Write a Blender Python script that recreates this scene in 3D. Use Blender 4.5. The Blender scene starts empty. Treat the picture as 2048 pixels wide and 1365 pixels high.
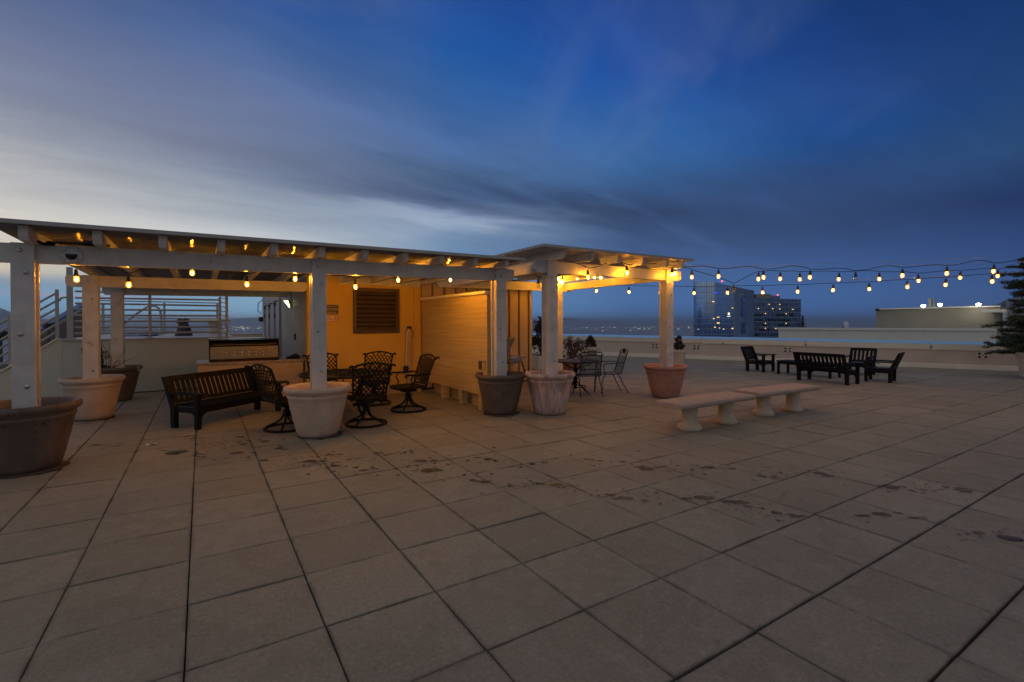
import bpy, bmesh, math, random
from mathutils import Vector, Matrix
random.seed(7)
R_ = math.radians
scene = bpy.context.scene
COL = scene.collection

# ------------------------------------------------------------------ camera
T = 0.61                                   # paving slab pitch, 24 in
F_PX, CY_PX = 979.56, 650.66               # focal length / principal row in pixels of a 2048 wide frame
YAW, PITCH, ROLL = 1.00603, R_(-0.45), -2.492e-3
CAM = Vector((-0.8747*T, -4.34073*T, 2.58093*T))
FW = Vector((math.cos(YAW)*math.cos(PITCH), math.sin(YAW)*math.cos(PITCH), math.sin(PITCH)))
_r = Vector((math.sin(YAW), -math.cos(YAW), 0)); _u = _r.cross(FW)
RT = _r*math.cos(ROLL) + _u*math.sin(ROLL)
UP = -_r*math.sin(ROLL) + _u*math.cos(ROLL)
cd = bpy.data.cameras.new('camera'); cam = bpy.data.objects.new('camera', cd); COL.objects.link(cam)
cam.matrix_world = Matrix(((RT.x, UP.x, -FW.x, CAM.x), (RT.y, UP.y, -FW.y, CAM.y), (RT.z, UP.z, -FW.z, CAM.z), (0, 0, 0, 1)))
cd.sensor_width = 36; cd.sensor_fit = 'HORIZONTAL'; cd.lens = F_PX/2048*36
cd.shift_y = -(682.5-CY_PX)/2048
cd.clip_start = 0.05; cd.clip_end = 120000
scene.camera = cam
scene.view_settings.view_transform = 'Standard'; scene.view_settings.look = 'None'
scene.view_settings.exposure = 0.0; scene.view_settings.gamma = 1.0
scene.cycles.use_denoising = True
scene.cycles.sample_clamp_indirect = 6.0
scene.cycles.max_bounces = 6
scene.cycles.transparent_max_bounces = 12

def ray(px, py): return FW + RT*((px-1024)/F_PX) - UP*((py-CY_PX)/F_PX)
def gnd(px, py, z=0.0):
    d = ray(px, py); return CAM + d*((z-CAM.z)/d.z)
def onY(px, py, Y):
    d = ray(px, py); return CAM + d*((Y-CAM.y)/d.y)
def onX(px, py, X):
    d = ray(px, py); return CAM + d*((X-CAM.x)/d.x)
def at(px, py, depth): return CAM + ray(px, py)*depth

def s2l(c):
    c = c/255.0
    return c/12.92 if c <= 0.04045 else ((c+0.055)/1.055)**2.4
def rgb(r, g, b, k=1.0): return (s2l(r)*k, s2l(g)*k, s2l(b)*k, 1)

# ------------------------------------------------------------------ node helper
class NT:
    def __init__(s, nt): s.nt = nt; s.n = nt.nodes; s.l = nt.links
    def new(s, t, **kw):
        n = s.n.new(t)
        for k, v in kw.items(): setattr(n, k, v)
        return n
    def put(s, sock, v):
        if isinstance(v, bpy.types.NodeSocket): s.l.new(v, sock)
        elif v is not None: sock.default_value = v
    def math(s, op, a, b=None, c=None, clamp=False):
        n = s.new('ShaderNodeMath', operation=op, use_clamp=clamp)
        s.put(n.inputs[0], a); s.put(n.inputs[1], b); s.put(n.inputs[2], c)
        return n.outputs[0]
    def vmath(s, op, a, b=None, scale=None):
        n = s.new('ShaderNodeVectorMath', operation=op)
        s.put(n.inputs[0], a); s.put(n.inputs[1], b)
        if scale is not None: s.put(n.inputs[3], scale)
        return n.outputs['Value'] if op in ('DOT_PRODUCT', 'LENGTH') else n.outputs[0]
    def mix(s, f, a, b, blend='MIX'):
        n = s.new('ShaderNodeMix', data_type='RGBA', blend_type=blend)
        s.put(n.inputs[0], f); s.put(n.inputs[6], a); s.put(n.inputs[7], b)
        return n.outputs[2]
    def ramp(s, f, stops, interp='LINEAR'):
        n = s.new('ShaderNodeValToRGB'); cr = n.color_ramp; cr.interpolation = interp
        while len(cr.elements) < len(stops): cr.elements.new(0.5)
        for e, (p, c) in zip(cr.elements, stops): e.position = p; e.color = c if len(c) == 4 else (*c, 1)
        s.put(n.inputs[0], f); return n.outputs[0]
    def maprange(s, v, a, b, c=0.0, d=1.0, smooth=True):
        n = s.new('ShaderNodeMapRange', interpolation_type='SMOOTHSTEP' if smooth else 'LINEAR')
        s.put(n.inputs[0], v); n.inputs[1].default_value = a; n.inputs[2].default_value = b
        n.inputs[3].default_value = c; n.inputs[4].default_value = d
        return n.outputs[0]
    def noise(s, vec, scale, detail=4, rough=0.55, dist=0.0):
        n = s.new('ShaderNodeTexNoise'); s.put(n.inputs['Vector'], vec)
        n.inputs['Scale'].default_value = scale; n.inputs['Detail'].default_value = detail
        n.inputs['Roughness'].default_value = rough; n.inputs['Distortion'].default_value = dist
        return n.outputs[0]
    def comb(s, x, y, z=0.0):
        n = s.new('ShaderNodeCombineXYZ'); s.put(n.inputs[0], x); s.put(n.inputs[1], y); s.put(n.inputs[2], z)
        return n.outputs[0]
    def sep(s, v):
        n = s.new('ShaderNodeSeparateXYZ'); s.put(n.inputs[0], v); return n.outputs

# ------------------------------------------------------------------ dusk sky (no sun above the horizon: the sky is the daylight)
world = bpy.data.worlds.new("World"); scene.world = world; world.use_nodes = True
def build_sky():
    nt = NT(world.node_tree); nt.n.clear()
    out = nt.new('ShaderNodeOutputWorld'); bg = nt.new('ShaderNodeBackground')
    nt.l.new(bg.outputs[0], out.inputs[0])
    d = nt.vmath('NORMALIZE', nt.new('ShaderNodeTexCoord').outputs['Generated'])
    fw = Vector((math.cos(YAW), math.sin(YAW), 0)); rt = Vector((math.sin(YAW), -math.cos(YAW), 0))
    f = nt.vmath('DOT_PRODUCT', d, tuple(fw)); r = nt.vmath('DOT_PRODUCT', d, tuple(rt))
    z = nt.sep(d)[2]
    az = nt.math('MULTIPLY', nt.math('ARCTAN2', r, f), 180/math.pi)          # degrees east of the terrace axis
    el = nt.math('MULTIPLY', nt.math('ARCSINE', z), 180/math.pi)
    e = nt.math('DIVIDE', el, 60.0, clamp=True)
    def col(*st): return nt.ramp(e, [(a/60.0, rgb(*c)) for a, c in st])
    # colours read along six bearings, from the afterglow in the west to deep blue in the east
    hi = (34, 60, 116)
    C = [(-88, col((0, (196,150,146)), (1.2, (222,186,162)), (5, (238,216,184)), (9, (218,209,198)), (15, (172,173,182)), (26, (92,106,142)), (40, (44,72,124)))),
         (-46, col((0, (128,172,204)), (2, (126,168,200)), (3.4, (136,158,176)), (4.4, (214,200,180)), (8.6, (218,214,205)), (10.2, (204,201,196)), (14.3, (172,175,180)), (18.2, (130,138,160)), (22, (112,123,154)), (26, (82,100,142)), (40, (44,72,124)))),
         (-28, col((0, (142,184,214)), (2.2, (136,174,204)), (5.5, (150,172,190)), (8.4, (202,206,208)), (10.9, (165,175,185)), (14.8, (125,138,160)), (17.2, (113,126,152)), (21.8, (106,122,162)), (26, (78,106,156)), (30, (50,86,148)), (42, (34,68,130)))),
         (-7, col((0, (112,160,202)), (5, (106,144,184)), (8.8, (112,142,176)), (12.1, (136,156,186)), (13.8, (88,112,152)), (16.5, (80,108,148)), (19.6, (76,111,164)), (24, (54,99,160)), (28.8, (32,85,155)), (33, (34,76,146)), (45, (30,62,124)))),
         (14, col((0, (74,112,166)), (2.4, (76,114,168)), (6, (74,104,152)), (9.7, (68,92,135)), (11.9, (65,86,127)), (16.2, (60,104,158)), (21.3, (45,95,160)), (26, (25,75,154)), (32.5, (25,65,140)), (45, (24,56,118)))),
         (33, col((0, (70,106,164)), (2.1, (68,104,162)), (7, (58,85,135)), (10.3, (52,75,118)), (14.1, (46,75,126)), (17.3, (30,78,144)), (20.8, (40,75,140)), (25, (30,65,130)), (29, (22,58,120)), (45, (22,52,108)))),
         (46, col((0, (66,94,144)), (2.6, (62,90,140)), (5.9, (50,75,125)), (9.9, (36,56,102)), (13.9, (44,78,124)), (17.7, (35,68,120)), (24.8, (22,55,110)), (45, (22,50,104))))]
    back = col((0, (122,136,156)), (15, (126,141,162)), (35, (118,134,160)), (60, (114,120,138)))
    back = nt.mix(nt.maprange(r, -0.2, 0.6), back, rgb(148, 144, 144))   # warmer, brighter sky added unseen behind the camera to light posts and pots
    c = C[0][1]
    for (a0, _), (a1, nx) in zip(C, C[1:]): c = nt.mix(nt.maprange(az, a0, a1, smooth=False), c, nx)
    # cloud sheet: noise on a flat layer overhead, drawn out along the wind
    inv = nt.math('DIVIDE', 1.0, nt.math('ADD', nt.math('MAXIMUM', z, 0.0), 0.10))
    pf = nt.math('MULTIPLY', f, inv); pr = nt.math('MULTIPLY', r, inv)
    a, b = 0.62, 0.785                                                     # wind direction in (forward, right)
    u = nt.math('ADD', nt.math('MULTIPLY', pf, a), nt.math('MULTIPLY', pr, b))
    v = nt.math('SUBTRACT', nt.math('MULTIPLY', pf, b), nt.math('MULTIPLY', pr, a))
    n1 = nt.noise(nt.comb(nt.math('MULTIPLY', u, 0.30), nt.math('MULTIPLY', v, 0.85), 1.7), 1.0, 7, 0.60, 0.9)
    n2 = nt.noise(nt.comb(nt.math('MULTIPLY', u, 0.75), nt.math('MULTIPLY', v, 2.6), 5.3), 1.0, 8, 0.62, 0.7)
    n3 = nt.noise(nt.comb(nt.math('MULTIPLY', pf, 0.42), nt.math('MULTIPLY', pr, 1.5), 9.1), 1.0, 5, 0.50, 1.3)
    # long dark streak of cloud from the west down to the horizon haze in the east
    ln = nt.math('SUBTRACT', 15.4, nt.math('MULTIPLY', nt.maprange(az, -14, 24, 0, 1, False), 4.6))
    dd = nt.math('SUBTRACT', nt.math('ADD', el, nt.math('MULTIPLY', nt.math('SUBTRACT', n1, 0.5), 9.0)), ln)
    st = nt.math('MULTIPLY', nt.maprange(dd, -1.8, 0.2), nt.maprange(dd, 4.4, 0.3))
    st = nt.math('MULTIPLY', st, nt.math('MULTIPLY', nt.maprange(az, -34, -6), nt.maprange(az, 34, 8)))
    st = nt.math('MULTIPLY', st, nt.maprange(n2, 0.28, 0.62, 0.25, 1.0))
    c = nt.mix(nt.math('MULTIPLY', st, 0.66), c, rgb(42, 58, 88))
    # shaded undersides to the east, bright gap below the streak in the middle
    dk = nt.math('MULTIPLY', nt.maprange(nt.math('ADD', nt.math('MULTIPLY', n1, 0.6), nt.math('MULTIPLY', n2, 0.4)), 0.40, 0.56), nt.math('MULTIPLY', nt.maprange(el, 5, 9), nt.maprange(el, 20, 14)))
    c = nt.mix(nt.math('MULTIPLY', nt.math('MULTIPLY', dk, nt.maprange(az, -10, 20)), 0.34), c, rgb(42, 60, 94))
    br = nt.math('MULTIPLY', nt.maprange(dd, -5.0, -2.6), nt.maprange(dd, -0.6, -2.2))
    br = nt.math('MULTIPLY', br, nt.math('MULTIPLY', nt.maprange(az, -30, -14), nt.maprange(az, 10, -4)))
    c = nt.mix(nt.math('MULTIPLY', nt.math('MULTIPLY', br, nt.maprange(n2, 0.35, 0.6)), 0.55), c, rgb(166, 180, 200))
    # pale wisps higher up
    wisp = nt.math('MULTIPLY', nt.maprange(n3, 0.46, 0.72), nt.math('MULTIPLY', nt.maprange(el, 14, 22), nt.maprange(az, -24, 0)))
    c = nt.mix(nt.math('MULTIPLY', nt.math('MULTIPLY', wisp, nt.maprange(az, 44, 26)), 0.36), c, rgb(104, 120, 158))
    # grey-lilac texture in the bright sheet at the left
    tex = nt.math('MULTIPLY', nt.maprange(nt.math('ADD', nt.math('MULTIPLY', n1, 0.7), nt.math('MULTIPLY', n2, 0.3)), 0.44, 0.64), nt.maprange(az, -2, -24))
    tex = nt.math('MULTIPLY', tex, nt.maprange(el, 8, 12))
    c = nt.mix(nt.math('MULTIPLY', tex, 0.30), c, rgb(104, 110, 138))
    # fine mottling of the whole sheet
    n4 = nt.noise(nt.comb(nt.math('MULTIPLY', u, 1.1), nt.math('MULTIPLY', v, 3.4), 2.2), 1.0, 8, 0.68, 0.5)
    mo = nt.math('ADD', 1.0, nt.math('MULTIPLY', nt.math('SUBTRACT', nt.math('ADD', nt.math('MULTIPLY', n4, 0.5), nt.math('MULTIPLY', n1, 0.5)), 0.5), nt.maprange(el, 6, 12, 0.0, 0.95)))
    c = nt.vmath('SCALE', c, scale=mo)
    # rosy streaks low in the west
    low = nt.noise(nt.comb(nt.math('MULTIPLY', az, 0.03), nt.math('MULTIPLY', el, 1.1), 0.0), 1.0, 4, 0.5)
    pk = nt.math('MULTIPLY', nt.maprange(low, 0.56, 0.70), nt.math('MULTIPLY', nt.maprange(el, 5, 2.2), nt.maprange(az, -20, -38)))
    c = nt.mix(nt.math('MULTIPLY', pk, 0.6), c, rgb(186, 148, 168))
    # the half of the sky behind the terrace
    c = nt.mix(nt.maprange(f, -0.10, -0.55), c, back)
    c = nt.mix(nt.maprange(el, 38, 62), c, rgb(150, 144, 142))            # brighter grey-mauve zenith, added above the view to light the floor
    c = nt.mix(nt.maprange(el, -0.5, -6), c, rgb(46, 50, 58))
    nt.put(bg.inputs[0], c); bg.inputs[1].default_value = 1.0
build_sky()
sd = bpy.data.lights.new('sun', 'SUN'); sd.energy = 0.06; sd.angle = R_(40); sd.color = (1.0, 0.86, 0.74)   # afterglow in the west
so = bpy.data.objects.new('sun', sd); COL.objects.link(so)
so.rotation_euler = (-(FW*0.75 - RT*1.0 + Vector((0, 0, 0.45)))).to_track_quat('-Z', 'Y').to_euler()

# ------------------------------------------------------------------ mesh helper
class MB:
    def __init__(s): s.bm = bmesh.new()
    def _add(s, verts, faces):
        vs = [s.bm.verts.new(v) for v in verts]
        for f in faces:
            try: s.bm.faces.new([vs[i] for i in f])
            except ValueError: pass
        return vs
    def box(s, c, size, rot=None, bev=0.0):
        hx, hy, hz = size[0]/2, size[1]/2, size[2]/2
        c = Vector(c); M = rot if rot is not None else Matrix.Identity(3)
        if bev <= 0:
            vs = [c + M @ Vector((x*hx, y*hy, z*hz)) for x in (-1, 1) for y in (-1, 1) for z in (-1, 1)]
            s._add(vs, [(0,1,3,2), (4,6,7,5), (0,4,5,1), (2,3,7,6), (0,2,6,4), (1,5,7,3)])
        else:
            b = min(bev, hx*.49, hy*.49, hz*.49)
            V = {}; lst = []
            for x in (-1, 1):
                for y in (-1, 1):
                    for z in (-1, 1):
                        for ax in range(3):
                            p = [x*hx, y*hy, z*hz]
                            for k in range(3):
                                if k != ax: p[k] -= (x, y, z)[k]*b
                            V[(x, y, z, ax)] = len(lst); lst.append(c + M @ Vector(p))
            fs = []
            for ax in range(3):
                o1, o2 = [k for k in range(3) if k != ax]
                for sg in (-1, 1):
                    q = []
                    for (a1, a2) in ((-1,-1), (1,-1), (1,1), (-1,1)):
                        k = [0,0,0]; k[ax] = sg; k[o1] = a1; k[o2] = a2; q.append(V[(*k, ax)])
                    fs.append(q)
            for ax in range(3):
                o1, o2 = [k for k in range(3) if k != ax]
                for a1 in (-1, 1):
                    for a2 in (-1, 1):
                        k0 = [0,0,0]; k0[o1] = a1; k0[o2] = a2
                        k1 = list(k0); k0[ax] = -1; k1[ax] = 1
                        fs.append([V[(*k0, o1)], V[(*k1, o1)], V[(*k1, o2)], V[(*k0, o2)]])
            for x in (-1, 1):
                for y in (-1, 1):
                    for z in (-1, 1): fs.append([V[(x, y, z, k)] for k in range(3)])
            s._add(lst, fs)
        return s
    def bar(s, p, q, w, h, up=(0, 0, 1), bev=0.0):
        p, q = Vector(p), Vector(q); x = (q-p); L = x.length; x.normalize()
        u = Vector(up); y = u.cross(x)
        if y.length < 1e-4: y = Vector((0, 1, 0)).cross(x)
        y.normalize(); zz = x.cross(y)
        M = Matrix((x, y, zz)).transposed()
        return s.box((p+q)/2, (L, w, h), M, bev)
    def tube(s, pts, r, seg=8, closed=False, caps=True):
        pts = [Vector(p) for p in pts]; n = len(pts)
        rs = r if isinstance(r, (list, tuple)) else [r]*n
        rings = []; prev = None
        for i in range(n):
            if closed: t = pts[(i+1) % n] - pts[i-1]
            else: t = pts[min(i+1, n-1)] - pts[max(i-1, 0)]
            if t.length < 1e-9: t = Vector((0, 0, 1))
            t.normalize()
            if prev is None:
                a = Vector((0, 0, 1)) if abs(t.z) < 0.9 else Vector((1, 0, 0))
                u = t.cross(a).normalized()
            else:
                u = prev - t*prev.dot(t)
                u = u.normalized() if u.length > 1e-6 else t.orthogonal().normalized()
            prev = u; w = t.cross(u)
            rings.append([s.bm.verts.new(pts[i] + (u*math.cos(2*math.pi*k/seg) + w*math.sin(2*math.pi*k/seg))*rs[i]) for k in range(seg)])
        m = n if closed else n-1
        for i in range(m):
            a, b = rings[i], rings[(i+1) % n]
            for k in range(seg):
                s.bm.faces.new((a[k], a[(k+1) % seg], b[(k+1) % seg], b[k]))
        if caps and not closed:
            s.bm.faces.new(list(reversed(rings[0]))); s.bm.faces.new(rings[-1])
        return s
    def lathe(s, prof, seg=40, c=(0, 0, 0), wob=0.0):
        c = Vector(c); rings = []
        for (r, z) in prof:
            if r < 1e-6: rings.append([s.bm.verts.new(c + Vector((0, 0, z)))])
            else:
                rings.append([s.bm.verts.new(c + Vector((r*math.cos(2*math.pi*k/seg)*(1+wob*math.sin(3*k+z*9)), r*math.sin(2*math.pi*k/seg)*(1+wob*math.sin(3*k+z*9)), z))) for k in range(seg)])
        for a, b in zip(rings, rings[1:]):
            for k in range(seg):
                k2 = (k+1) % seg
                if len(a) == 1 and len(b) == 1: continue
                if len(a) == 1: s.bm.faces.new((a[0], b[k2], b[k]))
                elif len(b) == 1: s.bm.faces.new((a[k], a[k2], b[0]))
                else: s.bm.faces.new((a[k], a[k2], b[k2], b[k]))
        return s
    def prism(s, poly, off):
        """closed polygon of 3-D points, extruded by the vector off"""
        off = Vector(off); n = len(poly)
        a = [s.bm.verts.new(Vector(p)) for p in poly]; b = [s.bm.verts.new(Vector(p)+off) for p in poly]
        s.bm.faces.new(list(reversed(a))); s.bm.faces.new(b)
        for i in range(n): s.bm.faces.new((a[i], a[(i+1) % n], b[(i+1) % n], b[i]))
        return s
    def poly(s, pts): s.bm.faces.new([s.bm.verts.new(Vector(p)) for p in pts]); return s
    def build(s, name, mat, parent=None, loc=None, smooth=None):
        me = bpy.data.meshes.new(name); bmesh.ops.recalc_face_normals(s.bm, faces=s.bm.faces)
        if smooth is not None:
            for f in s.bm.faces: f.smooth = True
        s.bm.to_mesh(me); s.bm.free()
        if smooth is not None: me.set_sharp_from_angle(angle=R_(smooth))
        me.materials.append(mat)
        o = bpy.data.objects.new(name, me); COL.objects.link(o)
        if parent is not None: o.parent = parent
        if loc is not None: o.location = loc
        return o
def tag(o, label=None, cat=None, group=None, kind=None):
    if label: o['label'] = label
    if cat: o['category'] = cat
    if group: o['group'] = group
    if kind: o['kind'] = kind
    return o
def thing(name, label, cat, loc=(0, 0, 0), rz=0.0, group=None):
    o = bpy.data.objects.new(name, None); COL.objects.link(o); o.empty_display_size = 0.2
    o.location = loc; o.rotation_euler = (0, 0, rz)
    return tag(o, label, cat, group)
def children(o): return list(o.children)
def copy_tree(o, parent=None):
    c = o.copy(); COL.objects.link(c); c.parent = parent
    for ch in children(o): copy_tree(ch, c)
    return c

# ------------------------------------------------------------------ materials
def new_mat(name):
    m = bpy.data.materials.new(name); m.use_nodes = True
    nt = NT(m.node_tree); nt.n.clear()
    out = nt.new('ShaderNodeOutputMaterial'); p = nt.new('ShaderNodeBsdfPrincipled'); nt.l.new(p.outputs[0], out.inputs[0])
    return m, nt, p, out
def pmat(name, c1, c2=None, scale=3.0, rough=0.6, metal=0.0, bump=0.0, bscale=60.0, spot=None, spotscale=30, spotcut=0.68, stretch=(1, 1, 1), rvar=0.1, spec=0.5, detail=6):
    m, nt, p, out = new_mat(name)
    pos = nt.new('ShaderNodeNewGeometry').outputs['Position']
    v = nt.vmath('MULTIPLY', pos, stretch)
    n = nt.noise(v, scale, detail, 0.6)
    c = nt.mix(nt.maprange(n, 0.32, 0.68), (*c1[:3], 1), (*(c2 or c1)[:3], 1))
    if spot:
        n2 = nt.noise(v, spotscale, 3, 0.5)
        c = nt.mix(nt.maprange(n2, spotcut, spotcut+0.06), c, (*spot[:3], 1))
    nt.put(p.inputs['Base Color'], c)
    nt.put(p.inputs['Roughness'], nt.math('ADD', rough-rvar/2, nt.math('MULTIPLY', n, rvar), clamp=True))
    p.inputs['Metallic'].default_value = metal
    p.inputs['Specular IOR Level'].default_value = spec
    if bump > 0:
        b = nt.new('ShaderNodeBump'); b.inputs['Strength'].default_value = 0.6; b.inputs['Distance'].default_value = bump
        nt.put(b.inputs['Height'], nt.noise(v, bscale, 6, 0.65)); nt.l.new(b.outputs[0], p.inputs['Normal'])
    return m
def emat(name, col, strength):
    m, nt, p, out = new_mat(name); nt.n.remove(p)
    e = nt.new('ShaderNodeEmission'); e.inputs[0].default_value = (*col[:3], 1); e.inputs[1].default_value = strength
    nt.l.new(e.outputs[0], out.inputs[0]); return m
M = {}
M['white'] = pmat('painted_wood', (0.66, 0.62, 0.55), (0.55, 0.515, 0.455), 5, 0.42, bump=0.0012, bscale=30, stretch=(1, 1, 1), spot=(0.33, 0.31, 0.29), spotscale=14, spotcut=0.70)
M['lattice'] = pmat('lattice_paint', (0.40, 0.39, 0.37), (0.34, 0.33, 0.31), 4, 0.28)
M['darklattice'] = pmat('grey_gloss_lattice', (0.14, 0.14, 0.145), (0.12, 0.12, 0.125), 4, 0.09, rvar=0.02, spec=0.8)
M['terrapale'] = pmat('pale_terracotta', (0.46, 0.345, 0.265), (0.54, 0.42, 0.33), 5, 0.75, bump=0.004, bscale=40, spot=(0.20, 0.14, 0.11), spotscale=30, spotcut=0.68)
M['terracotta'] = pmat('terracotta', (0.54, 0.385, 0.265), (0.62, 0.47, 0.34), 5, 0.75, bump=0.004, bscale=40, spot=(0.16, 0.10, 0.08), spotscale=34, spotcut=0.66)
M['terrastreak'] = pmat('streaky_terracotta', (0.40, 0.235, 0.185), (0.66, 0.47, 0.39), 9, 0.75, bump=0.003, bscale=40, spot=(0.24, 0.12, 0.09), spotscale=16, spotcut=0.64, stretch=(1.6, 1.6, 0.18))
M['terrared'] = pmat('terracotta_red', (0.42, 0.19, 0.13), (0.48, 0.25, 0.18), 5, 0.75, bump=0.003, bscale=40, spot=(0.2, 0.11, 0.09), spotscale=22, spotcut=0.68)
M['darkpot'] = pmat('dark_glazed_clay', (0.105, 0.070, 0.052), (0.155, 0.108, 0.082), 4, 0.6, bump=0.004, bscale=35, spot=(0.022, 0.018, 0.016), spotscale=22, spotcut=0.655)
M['creampot'] = pmat('cream_clay', (0.55, 0.50, 0.42), (0.48, 0.43, 0.36), 6, 0.6, bump=0.002)
M['soil'] = pmat('soil', (0.05, 0.035, 0.025), (0.10, 0.07, 0.05), 20, 0.95, bump=0.02, bscale=25)
M['black'] = pmat('black_wood', (0.005, 0.005, 0.006), (0.007, 0.007, 0.008), 6, 0.5, bump=0.0008, bscale=90, spec=0.18)
M['warmlitslat'] = pmat('black_slat_warm_lit', (0.016, 0.007, 0.005), (0.011, 0.006, 0.004), 6, 0.55, spec=0.15)  # black slats tinted brown to carry the warm light of the bulbs
M['iron'] = pmat('cast_metal', (0.008, 0.007, 0.006), (0.011, 0.009, 0.007), 12, 0.5, spec=0.2)
M['wire'] = pmat('black_wire', (0.007, 0.007, 0.008), None, 5, 0.55, spec=0.25)
M['stucco'] = pmat('stucco', (0.64, 0.40, 0.08), (0.70, 0.445, 0.095), 2.5, 0.85, bump=0.006, bscale=55)
M['graywall'] = pmat('grey_wall_paint', (0.46, 0.43, 0.39), (0.40, 0.375, 0.345), 1.5, 0.7, bump=0.004, bscale=50)
M['deckwall'] = pmat('deck_wall_paint', (0.50, 0.51, 0.42), (0.55, 0.55, 0.46), 1.2, 0.7, bump=0.002, bscale=40)
M['siding'] = pmat('lap_siding', (0.60, 0.45, 0.20), (0.46, 0.34, 0.15), 3.0, 0.7, bump=0.003, bscale=40, stretch=(0.6, 0.3, 12))
M['batten'] = pmat('vertical_siding', (0.52, 0.38, 0.22), (0.46, 0.33, 0.19), 2.0, 0.65, bump=0.002, bscale=40, stretch=(3, 3, 0.5))
M['gap'] = pmat('dark_gap', (0.02, 0.018, 0.016), None, 5, 0.9)
M['louver'] = pmat('louver_brown', (0.075, 0.048, 0.034), (0.10, 0.062, 0.042), 6, 0.5)
M['steel'] = pmat('stainless_steel', (0.55, 0.53, 0.50), (0.42, 0.40, 0.38), 8, 0.24, metal=1.0, stretch=(1, 1, 14))
M['galv'] = pmat('painted_steel_rail', (0.42, 0.40, 0.37), (0.36, 0.345, 0.32), 6, 0.4, metal=0.25)
M['grillsteel'] = pmat('dark_stainless_steel', (0.26, 0.165, 0.08), (0.20, 0.125, 0.06), 8, 0.22, metal=1.0, stretch=(1, 1, 14))
M['granite'] = pmat('granite_top', (0.50, 0.40, 0.30), (0.22, 0.15, 0.11), 26, 0.3)
M['counter'] = pmat('counter_panel', (0.48, 0.36, 0.24), (0.42, 0.31, 0.20), 2, 0.6, bump=0.001)
M['parapet'] = pmat('parapet_stucco', (0.60, 0.47, 0.37), (0.67, 0.53, 0.42), 1.6, 0.85, bump=0.004, bscale=45)
M['band'] = pmat('flashing_paint', (0.82, 0.73, 0.56), (0.76, 0.67, 0.51), 1.5, 0.6)
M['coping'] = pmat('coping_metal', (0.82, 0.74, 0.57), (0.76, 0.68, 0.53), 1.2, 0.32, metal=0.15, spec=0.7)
M['copingsky'] = pmat('coping_sky_tint', (0.44, 0.78, 0.98), (0.40, 0.72, 0.92), 1.2, 0.28, metal=0.1, spec=0.9)  # pale blue puts the sky's reflection into the coping top's colour
M['bench'] = pmat('cast_stone', (0.40, 0.28, 0.21), (0.46, 0.345, 0.27), 7, 0.8, bump=0.004, bscale=55, spot=(0.26, 0.19, 0.14), spotscale=40, spotcut=0.64)
M['ped'] = pmat('cast_stone_pale', (0.56, 0.47, 0.33), (0.48, 0.38, 0.26), 8, 0.8, bump=0.005, bscale=50, spot=(0.3, 0.2, 0.12), spotscale=40, spotcut=0.68)
M['leaf_dark'] = pmat('shrub_leaves', (0.022, 0.026, 0.014), (0.06, 0.035, 0.026), 16, 0.6)
M['leaf_red'] = pmat('russet_leaves', (0.060, 0.020, 0.016), (0.03, 0.022, 0.014), 18, 0.65)
M['needle'] = pmat('conifer_needles', (0.030, 0.048, 0.022), (0.065, 0.085, 0.036), 9, 0.6)
M['bark'] = pmat('bark', (0.06, 0.045, 0.035), (0.10, 0.08, 0.06), 14, 0.9, bump=0.01)
M['yellowleaf'] = pmat('yellow_leaf', (0.38, 0.24, 0.05), (0.26, 0.22, 0.06), 30, 0.6)
M['penthouse'] = pmat('penthouse_stucco', (0.30, 0.27, 0.19), (0.34, 0.30, 0.22), 0.5, 0.85, bump=0.01, bscale=12)
M['trim'] = pmat('pale_trim', (0.78, 0.72, 0.58), None, 2, 0.5)
M['pipe'] = pmat('zinc_pipe', (0.55, 0.55, 0.52), (0.42, 0.42, 0.40), 3, 0.35, metal=0.8)
M['whiteplastic'] = pmat('white_plastic', (0.62, 0.62, 0.60), None, 4, 0.35)
M['blackplastic'] = pmat('black_plastic', (0.015, 0.015, 0.017), None, 4, 0.3)
M['glassdome'] = pmat('smoked_dome', (0.01, 0.01, 0.012), None, 4, 0.06)
M['signbrown'] = pmat('sign_brown', (0.075, 0.045, 0.028), None, 4, 0.5)
M['signcream'] = pmat('sign_cream', (0.72, 0.55, 0.38), None, 4, 0.5)
M['signwhite'] = pmat('sign_letter', (0.72, 0.68, 0.60), None, 4, 0.5)
M['signblack'] = pmat('sign_black', (0.02, 0.02, 0.02), None, 4, 0.5)
M['signred'] = pmat('sign_red', (0.45, 0.06, 0.03), None, 4, 0.5)
M['paper'] = pmat('paper', (0.75, 0.74, 0.72), None, 4, 0.7)
M['tarp'] = pmat('blue_tarp', (0.10, 0.16, 0.30), (0.2, 0.26, 0.38), 9, 0.5)
M['flower'] = pmat('red_flowers', (0.28, 0.035, 0.045), (0.22, 0.10, 0.04), 24, 0.6)
M['deckfloor'] = pmat('deck_surface', (0.40, 0.40, 0.42), (0.34, 0.34, 0.36), 2, 0.55)
M['door'] = pmat('door_paint', (0.36, 0.355, 0.36), (0.32, 0.315, 0.32), 1.5, 0.5)
M['socket'] = pmat('bulb_socket', (0.012, 0.012, 0.012), None, 4, 0.5)
M['filament'] = emat('lit_filament', (1.0, 0.41, 0.022), 2150.0)
M['filament_low'] = emat('lit_filament_dim', (1.0, 0.45, 0.012), 260.0)
M['filament_mid'] = emat('lit_filament_mid', (1.0, 0.42, 0.022), 640.0)
M['lampglass'] = emat('lit_lamp_panel', (1.0, 1.0, 0.40), 6.0)
M['rooflamp'] = emat('lit_roof_lamp', (1.0, 0.96, 0.84), 60.0)
M['winlit'] = emat('lit_window', (1.0, 0.66, 0.20), 1.5)
M['winwhite'] = emat('white_window_and_reflection', (1.0, 0.90, 0.66), 1.3)  # serves white lit windows and the tower's glowing reflection panes
M['redbeacon'] = emat('red_beacon', (1.0, 0.10, 0.14), 3.0)
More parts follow.
